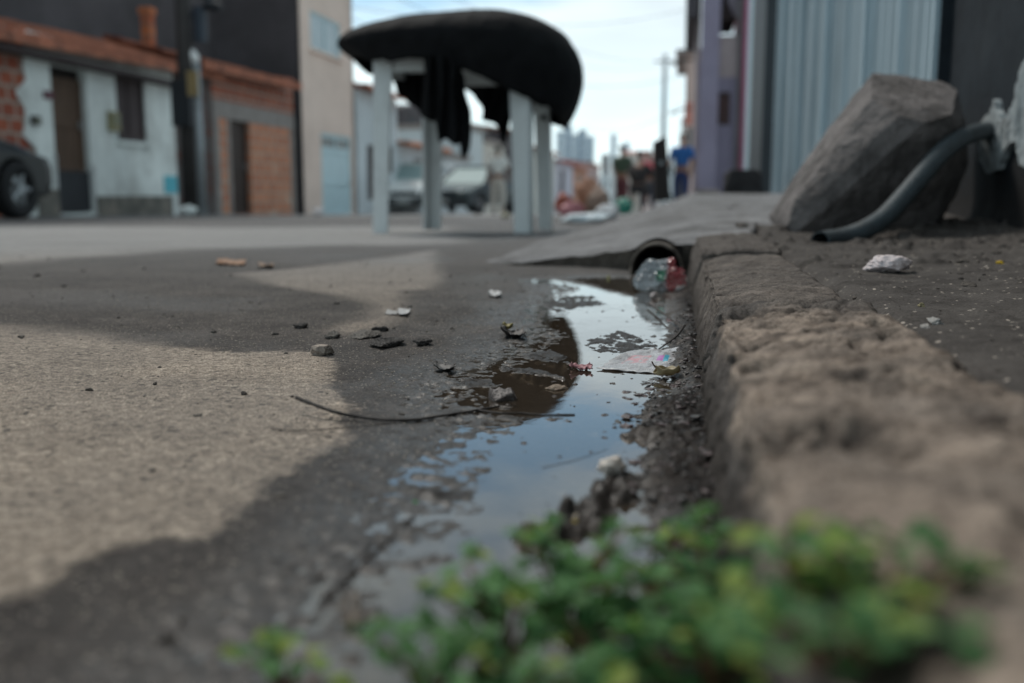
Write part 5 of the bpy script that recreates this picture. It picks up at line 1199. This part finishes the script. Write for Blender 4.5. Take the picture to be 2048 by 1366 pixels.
mb = MB(); mb.tube([c0+Vector((-.010, 0, .008)), c0+Vector((-.012, -.002, .011)), c0+Vector((-.0135, -.003, .014))], .0007, 6); mb.build('stalk', pm('stalk_brown', (.09,.045,.03), .7, .3, 50), lf)
# paper bits
def flake(pxs, mat, lb, cat, name, z=None, seed=1, curl=.001, rough=.0015, lift=.0015, th=.0006):
    zz_ = zat(*G(*pxs[0])[:2]) if z is None else z
    o = sheet([G(a, b_, zz_) for a, b_ in pxs], mat, name, curl, th, 20, 14, seed, rough, .0025, lift=lift); return tag(o, lb, cat)
flake([(795, 633), (797, 622), (822, 623), (815, 634)], M_pap, 'small white paper scrap on the dry patch above the stone', 'paper scrap', 'paper_scrap', seed=4, curl=.004)
flake([(770, 630), (774, 622), (795, 624), (793, 632)], M_ceme and paperm('greyish_paper', (.36,.35,.34), .2), 'dull grey paper scrap just left of the white one', 'paper scrap', 'paper_scrap', seed=5)
flake([(1140, 742), (1142, 736), (1183, 737), (1184, 743)], M_pink, 'pinkish red foil wrapper scrap in the puddle left of the newspaper', 'wrapper', 'wrapper', z=WL, seed=6, curl=.003, rough=.005, lift=.003, th=.001)
c_ = G(1115, 777, WL); P_, F_ = pebble((c_.x, c_.y, WL+.0008), (.0105, .014, .0022), 61, cuts=4, amp=.5)
tag(mkobj('floating_flake', P_, F_, pm('mottled_scum', (.30,.235,.175), .8, .6, 180, .6, 400, dirt=(.09,.05,.04), dscale=260, damt=.8, bdist=.001), None), 'mottled flat round flake floating at the brown water edge', 'flake')
flake([(975, 594), (978, 587), (1003, 589), (1001, 597)], M_pap, 'tiny white paper bit on the damp asphalt left of the far puddle end', 'paper scrap', 'paper_scrap', seed=8, curl=.006, rough=.004)
flake([(432, 531), (436, 524), (492, 525), (488, 533)], paperm('orange_leaf', (.28,.13,.05), .2), 'orange brown leaf litter streak far up on the damp asphalt', 'leaf', 'dead_leaf', seed=9, curl=.006, rough=.008)
flake([(515, 535), (520, 529), (548, 531), (545, 538)], paperm('tan_leaf', (.24,.15,.09), .2), 'smaller tan leaf fragment right of the orange brown one', 'leaf', 'dead_leaf', seed=10, curl=.006, rough=.006)
flake([(1002, 676), (1006, 668), (1048, 670), (1050, 682)], paperm('black_wet_leaf', (.018,.014,.012), .0), 'black wet leaf with a yellowish tip at the puddle edge', 'leaf', 'dead_leaf', seed=11, curl=.010, rough=.006, lift=.002)
flake([(1004, 668), (1008, 664), (1025, 665), (1024, 670)], paperm('olive_leaf_tip', (.26,.22,.07), .2), 'olive yellow leaf tip lying against the black wet leaf', 'leaf', 'dead_leaf', seed=12, curl=.008, lift=.006)
flake([(690, 1268), (682, 1196), (718, 1188), (724, 1250)], paperm('brown_floating_leaf', (.075,.052,.030), .1, None, .4), 'oval brown leaf floating alone in the near puddle', 'leaf', 'floating_leaf', z=WL, seed=13, lift=.001)
flake([(868, 742), (872, 734), (912, 740), (908, 748)], paperm('black_leaf_curl', (.02,.018,.017), .0), 'thin black curled sliver on the wet film left of the brown water', 'leaf', 'dead_leaf', seed=14, curl=.006, lift=.001)
# asphalt crust flakes around (770,690)
M_crust = pm('asphalt_crust', (.15,.135,.12), .9, .5, 40, .8, 300, bdist=.002)
for k, (px, py, w_, lb) in enumerate([(722, 674, .021, 'largest flat crust flake right behind the stone'), (772, 690, .024, 'dark split crust flake between the stone and the puddle'), (845, 688, .013, 'narrow crust flake nearest to the puddle film'), (665, 676, .009, 'small cube like asphalt crumb just behind the stone'), (760, 662, .010, 'little upright dark crumb behind the crust flakes'), (600, 655, .011, 'crumb of asphalt farthest left among the flakes')]):
    c_ = G(px, py, 0); z = zat(c_.x, c_.y)
    P_, F_ = pebble((c_.x, c_.y, z+.003), (w_, w_*1.5, .0035 if k not in (3, 4) else .006), 40+k, cuts=4, amp=.5)
    tag(mkobj('asphalt_flake', P_, F_, M_crust if k in (0, 3) else pm('dark_crust', (.055,.05,.047), .9, .5, 40, .8, 300, bdist=.002), None), lb, 'asphalt flake', 'asphalt flakes near the stone')
# the stone
c_ = G(641, 711, 0); z = zat(c_.x, c_.y)
P_, F_ = pebble((c_.x, c_.y+.006, z+.0052), (.0135, .0115, .0095), 23, cuts=5, amp=.12)
P_[:, 2] = np.where(P_[:, 2] > z+.0098, z+.0098+(P_[:, 2]-z-.0098)*.22, P_[:, 2])
tag(mkobj('stone', P_, F_, pm('cement_pebble', (.36,.305,.26), .95, .5, 120, .9, 500, dirt=(.10,.08,.065), dscale=90, damt=.7, bdist=.002), None), 'flat topped cement stone alone on the road at the edge of the tan patch', 'stone')
def peb(px, py, r_, col, lb, name='pebble', z=None, seed=1, cuts=3, lift=.3, cat='pebble', grp=None, onside=False, spec=.4, rough=.9):
    c_ = G(px, py, 0 if not onside else .066)
    z = (float(side_z(np.array([c_.x]), np.array([c_.y]))[0]) if onside else zat(c_.x, c_.y)) if z is None else z
    P_, F_ = pebble((c_.x, c_.y, z+r_[2]*lift), r_, seed, cuts=cuts, amp=.3)
    return tag(mkobj(name, P_, F_, pm('peb_%d_%d' % (px, py), col, rough, .4, 150, .8, 500, bdist=.0015, spec=spec), None, smooth=False), lb, cat, grp)
peb(1004, 786, (.0135, .016, .0095), (.10,.085,.08), 'dark wet pebble standing in the brown water', seed=3, z=WL-.002, cuts=4, lift=.4, rough=.5)
peb(1308, 592, (.008, .008, .007), (.55,.48,.46), 'round pale pebble in the water below the plastic bag', seed=4, z=WL, lift=.6)
peb(1870, 640, (.0075, .007, .006), (.36,.35,.33), 'pale grey lump on the dirt right of the kerb', seed=6, onside=True)
peb(1853, 645, (.005, .005, .004), (.33,.31,.29), 'smaller pale lump touching the grey one on the dirt', seed=7, onside=True)
peb(1843, 612, (.0035, .0035, .003), (.33,.28,.16), 'tiny yellowish crumb on the dirt above the pale lumps', seed=8, onside=True)
peb(1999, 527, (.006, .006, .005), (.62,.40,.03), 'bright yellow fragment on the dirt at the right edge', seed=9, onside=True)
peb(1217, 553, (.004, .004, .006), (.35,.32,.12), 'small yellowish bud standing before the ramp edge', seed=10)
peb(1400, 528, (.006, .006, .006), (.25,.28,.13), 'mossy greenish crumb between the pipe and the kerb', seed=11, z=.045)
peb(1152, 1027, (.0016, .0016, .0016), (.60,.50,.38), 'tiny cream bead on the mud clump', seed=12, lift=.8)
peb(1150, 1043, (.0018, .0015, .0015), (.48,.36,.05), 'tiny yellow seed on the mud clump beside the cream bead', seed=13, lift=.8)
peb(830, 991, (.0022, .0018, .0010), (.02,.30,.06), 'tiny bright green glass chip at the near puddle edge', seed=14, rough=.3)
peb(335, 1268, (.005, .004, .002), (.05,.042,.036), 'dark flat crumb on the near damp asphalt', seed=15)
peb(180, 782, (.0055, .003, .002), (.04,.035,.03), 'dark sliver on the tan patch at far left', seed=16)
peb(487, 789, (.0045, .003, .0025), (.05,.042,.036), 'dark crumb on the tan patch left of the twig tip', seed=17)
peb(312, 769, (.003, .0028, .0022), (.05,.042,.036), 'small round dark crumb on the tan patch', seed=18)
peb(75, 552, (.012, .008, .005), (.07,.06,.05), 'dark crumb with pale side at the far left of the damp asphalt', seed=19)
# tissue
v, f = crumple(*G(1226, 932, WL+.0095), .0100, .0090, .0068, 21, .26, 34)
o = mkobj('crumpled_tissue', v, f, pm('soaked_tissue', (.62,.56,.50), .7, .25, 200, .5, 300, dirt=(.16,.11,.08), dscale=130, damt=.9), None, smooth=True); tag(o, 'cream crumpled tissue stuck on the mud clump in the puddle', 'tissue')
# white paper near the hose
sp0 = D(1780, 522, 1.62)
v, f = crumple(G(1775, 526, .078).x, G(1775, 526, .078).y+.01, .0755, .032, .022, .015, 33, .14, 22)
o = mkobj('crumpled_paper', v, f, pm('crumpled_white_paper', (.66,.58,.58), .7, .2, 60, .4, 120, dirt=(.30,.20,.16), dscale=38, damt=.6), None, smooth=False); tag(o, 'crumpled white paper on the dirt in front of the hose mouth', 'paper')
# plastic bag at the pipe
m, nt, b = nodes('thin_plastic_film'); L = nt.links.new
tcp = N(nt, 'ShaderNodeTexCoord').outputs['Object']; sx_ = N(nt, 'ShaderNodeSeparateXYZ'); L(tcp, sx_.inputs[0])
n1 = N(nt, 'ShaderNodeTexNoise', i_Scale=30.0, i_Detail=3.0); L(tcp, n1.inputs[0])
xq = math_(nt, 'ADD', sx_.outputs[0], math_(nt, 'MULTIPLY', math_(nt, 'SUBTRACT', n1.outputs[0], .5), .02))
cA = mixc(nt, ramp(nt, math_(nt, 'MULTIPLY', math_(nt, 'ADD', xq, .05), 10.0), .60, g4(0), .66, g4(1)).outputs[0], (.38,.42,.44), (.42,.09,.10))
grn = math_(nt, 'MULTIPLY', math_(nt, 'LESS_THAN', math_(nt, 'ABSOLUTE', math_(nt, 'SUBTRACT', xq, .002)), .009), math_(nt, 'LESS_THAN', math_(nt, 'ABSOLUTE', math_(nt, 'SUBTRACT', sx_.outputs[2], .034)), .010))
L(mixc(nt, grn, cA, (.03,.22,.13)), b.inputs['Base Color']); b.inputs['Roughness'].default_value = .2; b.inputs['Specular IOR Level'].default_value = .7
tr_ = N(nt, 'ShaderNodeBsdfTransparent'); mx_ = N(nt, 'ShaderNodeMixShader'); mx_.inputs[0].default_value = .45; L(b.outputs[0], mx_.inputs[1]); L(tr_.outputs[0], mx_.inputs[2]); L(mx_.outputs[0], nt.nodes['Material Output'].inputs[0])
pc = G(1322, 580, 0)
v, f = crumple(pc.x, pc.y+.03, .022, .054, .036, .036, 8, .30, 40)
tag(mkobj('plastic_bag', v, f, m, None, smooth=False), 'clear crumpled plastic bag with red and green print before the pipe mouth', 'plastic bag')
# twigs
M_twig = pm('dark_twig_bark', (.035,.029,.026), .75, .4, 120, .8, 400, bdist=.001)
def twig(pxl, rad, lb, zl=None, seed=1, name='twig', par=None):
    P = []
    for (a, b_, dz) in pxl:
        q = G(a, b_, 0); z = max(zat(q.x, q.y), WL)+dz; q = G(a, b_, z); P.append(Vector((q.x, q.y, z)))
    P = cr(P, 8); rr = random.Random(seed); r_ = [rad*(1-.45*i/len(P))*(1+rr.uniform(-.12, .16)) for i in range(len(P))]
    mb = MB(); mb.tube(P, r_, 8); o = mb.build(name, M_twig, par, smooth=True)
    return tag(o, lb, 'twig') if lb else o
twig([(592, 795, .0125), (625, 808, .009), (670, 824, .006), (720, 834, .003), (775, 840, .002), (830, 839, .002), (880, 832, .0018), (925, 825, .0015), (965, 818, .001), (1000, 812, 0)], .00155, 'long curved dark twig reaching from the tan patch into the puddle')
twig([(545, 858, .001), (600, 861, .001), (660, 858, .001), (720, 852, .001), (800, 845, .001), (860, 838, .001)], .0004, 'hair thin straw lying just in front of the long twig', seed=2)
twig([(955, 820, .001), (1000, 826, .001), (1040, 826, .001), (1080, 829, .0008), (1150, 829, .0006)], .0009, 'short dark twig floating at the tip of the long twig', seed=3)
twig([(1295, 605, .006), (1320, 622, .007), (1345, 640, .009), (1366, 654, .010)], .0016, 'farther straight twig leaning towards the kerb', seed=4)
twig([(1368, 652, .010), (1355, 670, .007), (1338, 684, .003), (1318, 698, .001)], .0015, 'nearer straight twig crossing tips with the farther one at the kerb', seed=5)
twig([(1085, 935, .0003), (1150, 920, .0003), (1215, 898, .0003)], .00018, 'thin thread floating on the blue reflecting water', seed=6)
twig([(640, 1205, .001), (700, 1150, .0012), (760, 1095, .001), (830, 1030, .0008)], .0010, 'blurry dark straw along the near left puddle edge', seed=7)
# bags on the far road
def bag(px, py, r_, col, lb, seed, name='rubbish_bag'):
    p, t = onr(px, py); k = t/2013      # r_ in photo pixels at that distance
    v, f = crumple(p.x, p.y, p.z+r_[1]*k*.85, r_[0]*k, r_[0]*k*.9, r_[1]*k, seed, .16, 20)
    return tag(mkobj(name, v, f, pm('bag_%d' % seed, col, .5, .15, 10, .3, 30), None, smooth=False), lb, 'bag')
bag(377, 433, (19, 14), (.66,.70,.68), 'knotted white rubbish bag at the foot of the dark utility pole', 51)
bag(638, 431, (12, 9), (.70,.66,.66), 'small white bag in front of the beige house door', 52)
bag(1172, 447, (58, 13), (.60,.68,.72), 'wide flat white plastic sack lying beside the ramp', 53)
bag(1218, 440, (26, 19), (.66,.68,.70), 'smaller bright white sack at the edge of the ramp', 54)
bag(1145, 441, (30, 22), (.48,.20,.22), 'pink cloth bundle heaped behind the flat white sack', 55)
bag(1200, 434, (28, 36), (.28,.19,.145), 'brown cardboard coloured sack behind the white sacks', 56)
bag(1248, 431, (22, 20), (.02,.19,.14), 'green plastic bundle below the dark green person', 57)
bag(1176, 433, (26, 44), (.46,.235,.15), 'tall orange brown sack standing among the heap', 58)
bag(1010, 438, (10, 8), (.48,.44,.32), 'small yellowish bag on the road between the table legs', 59)
bag(1128, 434, (22, 30), (.36,.09,.06), 'dull red bundle behind the pink one beside the table', 60)
# ================================================================== MUD CLODS, GRIT (uncountable)
rr = np.random.RandomState(5)
def scatter(name, npts, reg, size, mat, label, zf, cond=None, flat=.6, seed=1, kind='stuff'):
    V = []; F_ = []; base = []
    for k in range(6):
        P_, f_ = pebble((0, 0, 0), (1, 1, flat), seed*10+k, cuts=(0 if name in ('sand', 'gravel') and k > 1 else 1), amp=.35); base.append((P_, f_))
    cnt = 0; tries = 0; n0 = 0
    while cnt < npts and tries < npts*20:
        tries += 1
        x, y = reg(); 
        if cond is not None and not cond(x, y): continue
        s_ = size(y); z = zf(x, y); P_, f_ = base[rr.randint(6)]; a = rr.uniform(0, 6.28); ca, sa = math.cos(a), math.sin(a); sx_, sy_ = rr.uniform(.7, 1.4), rr.uniform(.7, 1.4)
        Q = P_*s_; Q = np.stack([Q[:, 0]*ca*sx_-Q[:, 1]*sa*sy_+x, Q[:, 0]*sa*sx_+Q[:, 1]*ca*sy_+y, Q[:, 2]+z+s_*flat*.25], 1)
        V.append(Q); FF.append((n0, f_)); n0 += len(Q); cnt += 1
    me = bpy.data.meshes.new(name); V = np.concatenate(V)
    fl = [tuple(i+o_ for i in q) for o_, f_ in FF for q in f_]
    me.from_pydata(V.tolist(), [], fl); me.polygons.foreach_set('use_smooth', [False]*len(fl)); me.materials.append(mat)
    o = bpy.data.objects.new(name, me); C.objects.link(o); tag(o, label, None, None, kind); FF.clear(); return o
FF = []
mudp, pudp = poly_px([(1400,600),(1352,640),(1340,742),(1290,765),(1262,800),(1235,858),(1285,885),(1262,930),(1290,985),(1318,1020),(1335,1075),(1320,1200),(1560,1300),(1500,1000),(1420,760)]), PUD
def inp(P, x, y): return float(sdpoly(P, np.array([x]), np.array([y]))[0])
def clodreg(): 
    while True:
        x, y = rr.uniform(-.14, .024), rr.uniform(.28, 1.45)
        d = inp(mudp, x, y)
        if d > -.012 and rr.rand() < (.25 if d < 0 else .8): return x, y
scatter('mud', 700, clodreg, lambda y: rr.choice([.0009, .0015, .0024, .0040], p=[.42, .35, .18, .05]), pm('wet_mud_clods', (.014,.011,.0095), .45, .6, 120, .9, 420, bdist=.002, spec=.5), 'dark crumbly mud clods heaped along the kerb foot', lambda x, y: max(zat(x, y), WL-.0008), seed=3)
scatter('litter', 220, clodreg, lambda y: rr.choice([.0016, .0028, .0048], p=[.45, .38, .17]), pm('rotten_leaf_bits', (.050,.026,.026), .45, .8, 90, .9, 300, bdist=.002, spec=.5), 'rotten purple brown leaf bits mixed into the mud at the kerb', lambda x, y: max(zat(x, y), WL), flat=.28, seed=11)
def roadreg(): y = .3+2.2*rr.rand()**1.5; return rr.uniform(-.75*y-.15, -.02), y
def focreg(): y = .62+1.0*rr.rand(); return rr.uniform(-.62*y-.02, -.02), y
M_grit = pm('road_grit', (.11,.098,.088), .9, .7, 60, .5, 300)
scatter('gravel', 700, roadreg, lambda y: rr.choice([.0007, .0011, .0018, .0030], p=[.45, .35, .16, .04])*(.6+.6*y), M_grit, 'scattered grit and crumbs on the worn road', lambda x, y: zat(x, y), lambda x, y: inp(pudp, x, y) < -.01, seed=4)
scatter('sand', 2600, focreg, lambda y: rr.choice([.00045, .0007, .0011], p=[.62, .31, .07])*(.6+.5*y), pm('pale_sand_grains', (.30,.265,.215), .9, .4, 60, .5, 300), 'pale sand grains and tiny chips on the road', lambda x, y: zat(x, y), lambda x, y: inp(pudp, x, y) < -.01, seed=6)
def sidereg(): return rr.uniform(.17, .74), rr.uniform(.5, 2.55)
scatter('rubble', 420, sidereg, lambda y: rr.choice([.0010, .0018, .0034, .0065], p=[.42, .34, .18, .06])*(.5+.5*y), pm('dirt_crumbs', (.085,.073,.063), .95, .7, 60, .5, 300), 'loose crumbs and small rubble on the dirt sidewalk', lambda x, y: float(side_z(np.array([x]), np.array([y]))[0]), seed=7)
def pudreg():
    while True:
        x, y = rr.uniform(-.36, .0), rr.uniform(.40, 1.7)
        d = inp(pudp, x, y)
        if d > .003 and (rr.rand() < .3 or d < .03) and (rr.rand() < .5 or y > .75): return x, y
scatter('debris', 240, pudreg, lambda y: rr.choice([.0009, .0016, .0028], p=[.45, .38, .17]), pm('floating_crumbs', (.05,.038,.034), .6, .6, 120, .8, 400, bdist=.001), 'small dark crumbs breaking the puddle surface', lambda x, y: WL, seed=8, flat=.35)
# ================================================================== WEEDS
def leafmat(name, c1, c2, tr_w=.4):
    m, nt, b = nodes(name); L = nt.links.new; tc = N(nt, 'ShaderNodeTexCoord').outputs['Object']
    n1 = N(nt, 'ShaderNodeTexNoise', i_Scale=110.0, i_Detail=2.0); L(tc, n1.inputs[0])
    c = mixc(nt, ramp(nt, n1.outputs[0], .35, g4(0), .65, g4(1)).outputs[0], c1, c2); L(c, b.inputs['Base Color']); b.inputs['Roughness'].default_value = .6; b.inputs['Specular IOR Level'].default_value = .22
    t_ = N(nt, 'ShaderNodeBsdfTranslucent'); L(mixc(nt, 1.0, c, (1.1,1.25,.6), 'MULTIPLY'), t_.inputs[0]); mx_ = N(nt, 'ShaderNodeMixShader'); mx_.inputs[0].default_value = tr_w
    L(b.outputs[0], mx_.inputs[1]); L(t_.outputs[0], mx_.inputs[2]); L(mx_.outputs[0], nt.nodes['Material Output'].inputs[0]); return m
M_lf, M_ly, M_st = leafmat('weed_leaf_green', (.034,.105,.038), (.135,.29,.105)), leafmat('young_leaf_yellow_green', (.17,.27,.06), (.32,.38,.09)), pm('weed_stem', (.17,.075,.04), .6, .4, 60)
def leaf(mb, p, d, up, ln, w_, cup):
    d = d.normalized(); s_ = d.cross(up).normalized(); nrm = s_.cross(d).normalized(); v = []
    prof = [(0, .06), (.18, .22), (.42, .72), (.66, 1.0), (.86, .78), (1, .12)]
    for a, wd in prof:
        for k in (-1, 0, 1): v.append(p+d*ln*a+s_*(k*w_*wd)+nrm*(abs(k)*cup*w_*wd-.18*ln*a*a))
    mb.add(v, [(i*3+j, i*3+j+1, i*3+j+4, i*3+j+3) for i in range(5) for j in range(2)])
def weed(px, t, zb_, hgt, spread, nst, nl, label, seed, ll=.0096, yel=.10):
    rr_ = random.Random(seed); q = D(px, 900, t); base = Vector((q.x, q.y, zb_))
    r_ = empty('weed', base, label, 'weed', 'low green weeds in the gutter'); ms, ml, my = MB(), MB(), MB()
    for s_ in range(nst):
        a = 2*math.pi*s_/nst+rr_.uniform(-.4, .4); R_ = spread*rr_.uniform(.35, 1.0); h_ = hgt*rr_.uniform(.55, 1.0)*(1-.35*(R_/spread)**2)
        tip = base+Vector((math.cos(a)*R_, math.sin(a)*R_*.8, h_)); c1 = base+Vector((math.cos(a)*R_*.4, math.sin(a)*R_*.3, h_*.75)); pts = []
        for k in range(9): u = k/8; pts.append(base*(1-u)**2+c1*2*u*(1-u)+tip*u*u)
        ms.tube(pts, [.0012*(1-.5*k/8) for k in range(9)], 5)
        n_ = int(nl*rr_.uniform(.35, .85))
        for k in range(n_):
            u = rr_.uniform(.25, 1.0) if k < n_-3 else 1.0; i = min(7, int(u*8)); p = pts[i].lerp(pts[i+1], u*8-i)
            an = rr_.uniform(0, 2*math.pi); d = Vector((math.cos(an), math.sin(an), rr_.uniform(-.1, .9)))
            (my if rr_.random() < (yel*2 if k >= n_-3 else yel*.4) else ml)
            leaf(my if rr_.random() < (yel*1.3 if k >= n_-3 else yel*.15) else ml, p, d, Vector((rr_.uniform(-.3, .3), rr_.uniform(-.3, .3), 1)), ll*rr_.uniform(.7, 1.25), ll*rr_.uniform(.30, .42), rr_.uniform(.1, .5))
    ms.build('stem', M_st, r_, smooth=True); ml.build('leaves', M_lf, r_, smooth=True, fix=False)
    if my.v: my.build('young_leaves', M_ly, r_, smooth=True, fix=False)
    return r_
weed(1010, .335, .0, .046, .036, 12, 12, 'bushy weed at the left end of the green clump', 1, .0112)
weed(1150, .350, .0, .052, .040, 13, 12, 'bushy weed second from the left in the clump', 2, .0112)
weed(1290, .365, .0, .050, .034, 12, 12, 'weed in the middle of the clump, tallest against the water', 3)
weed(1420, .345, .002, .056, .030, 11, 12, 'tall weed right against the foot of the eroded kerb', 4)
weed(1230, .300, .0, .042, .040, 12, 12, 'weed at the bottom middle of the photo below the clump', 5, .0125)
weed(1450, .285, .0, .050, .032, 11, 12, 'weed at the bottom hugging the kerb corner', 6, .012)
weed(860, .305, .0, .034, .030, 8, 9, 'low weed at the left fringe of the clump over the water', 7)
weed(545, .325, -.002, .018, .018, 6, 6, 'small lone weed at the bottom left of the puddle', 8, .010, .4)
weed(1610, .265, .050, .030, .026, 9, 9, 'weed growing up the worn kerb edge, left of two on the kerb', 9, .011, .3)
weed(1800, .245, .058, .026, .024, 9, 9, 'rightmost weed rooted on top of the eroded kerb', 10, .011, .3)
weed(1030, .290, .0, .036, .034, 9, 10, 'weed lowest in the frame left of the bottom middle one', 11, .0112)
weed(1700, .215, .060, .020, .028, 9, 9, 'weed nearest the camera on the kerb top at the lower right', 12, .0105, .2)
weed(1346, .46, .001, .012, .008, 4, 3, 'tiny yellowish seedling in the mud before the clump', 13, .0055, .5)
SKY_OFF = (3.1, .6); EXPO = 0.42
# ================================================================== CAMERA, SKY, LIGHT
cd = bpy.data.cameras.new('camera'); cam = bpy.data.objects.new('camera', cd); C.objects.link(cam)
cd.lens = 35; cd.sensor_width = 36; cd.clip_start = .01; cd.clip_end = 5000
cam.matrix_world = Matrix(((RT.x, UP.x, -FW.x, 0), (RT.y, UP.y, -FW.y, 0), (RT.z, UP.z, -FW.z, H), (0, 0, 0, 1)))
cd.dof.use_dof = True; cd.dof.focus_distance = 1.0; cd.dof.aperture_fstop = 3.85; cd.dof.aperture_blades = 0
S = bpy.context.scene; S.camera = cam
w = bpy.data.worlds.new('World'); S.world = w; w.use_nodes = True; nt = w.node_tree; L = nt.links.new
bg = nt.nodes['Background']
EL, AZ = R(54), R(-42)      # sun bearing measured from +Y towards +X
sky = N(nt, 'ShaderNodeTexSky', sky_type='NISHITA', sun_disc=False, sun_elevation=EL, sun_rotation=AZ)
sky.air_density = 1.0; sky.dust_density = .6
tc = N(nt, 'ShaderNodeTexCoord').outputs['Generated']
sep = N(nt, 'ShaderNodeSeparateXYZ'); L(tc, sep.inputs[0])
zc = math_(nt, 'ADD', math_(nt, 'MAXIMUM', sep.outputs[2], 0.0), .16)
cmb = N(nt, 'ShaderNodeCombineXYZ'); L(math_(nt, 'DIVIDE', sep.outputs[0], zc), cmb.inputs[0]); L(math_(nt, 'DIVIDE', sep.outputs[1], zc), cmb.inputs[1])
mp = N(nt, 'ShaderNodeMapping'); mp.inputs['Location'].default_value = (SKY_OFF[0], SKY_OFF[1], 0); L(cmb.outputs[0], mp.inputs[0])
cn = N(nt, 'ShaderNodeTexNoise', i_Scale=1.15, i_Detail=9.0, i_Roughness=.58); L(mp.outputs[0], cn.inputs[0])
bz = math_(nt, 'SUBTRACT', sep.outputs[2], .245); bz = math_(nt, 'MULTIPLY', bz, bz)
bump_ = math_(nt, 'MULTIPLY', math_(nt, 'SUBTRACT', 1.0, math_(nt, 'MULTIPLY', bz, 160.0), True), .16)
cl = ramp(nt, math_(nt, 'SUBTRACT', cn.outputs[0], bump_), .34, g4(.05), .54, g4(1.0)).outputs[0]
cn2 = N(nt, 'ShaderNodeTexNoise', i_Scale=.8, i_Detail=5.0); L(mp.outputs[0], cn2.inputs[0])
cloud = mixc(nt, ramp(nt, cn2.outputs[0], .38, g4(0), .62, g4(1)).outputs[0], (5.6,6.4,6.9), (7.9,9.1,9.3))
blue = mixc(nt, .35, sky.outputs[0], (1.7,4.6,6.2))
hor = ramp(nt, sep.outputs[2], .02, g4(.80), .19, g4(0)).outputs[0]
col = mixc(nt, cl, blue, cloud)
col = mixc(nt, hor, col, (7.9,9.6,9.8))
# brightness falls from the horizon haze towards the zenith
fall = ramp(nt, sep.outputs[2], .10, g4(1.0), .50, g4(.62)).outputs[0]
col = mixc(nt, 1.0, col, fall, 'MULTIPLY')
L(col, bg.inputs[0]); bg.inputs[1].default_value = .108
sd = bpy.data.lights.new('sun', 'SUN'); so = bpy.data.objects.new('sun', sd); C.objects.link(so)
sd.energy = 1.9; sd.angle = R(12); sd.color = (1.0, .95, .88)
dirv = Vector((math.sin(AZ)*math.cos(EL), math.cos(AZ)*math.cos(EL), math.sin(EL)))
so.rotation_euler = dirv.to_track_quat('Z', 'Y').to_euler(); so.location = (0, 0, 30)
S.view_settings.view_transform = 'Standard'; S.view_settings.look = 'None'; S.view_settings.exposure = EXPO; S.view_settings.gamma = 1
S.cycles.use_denoising = True
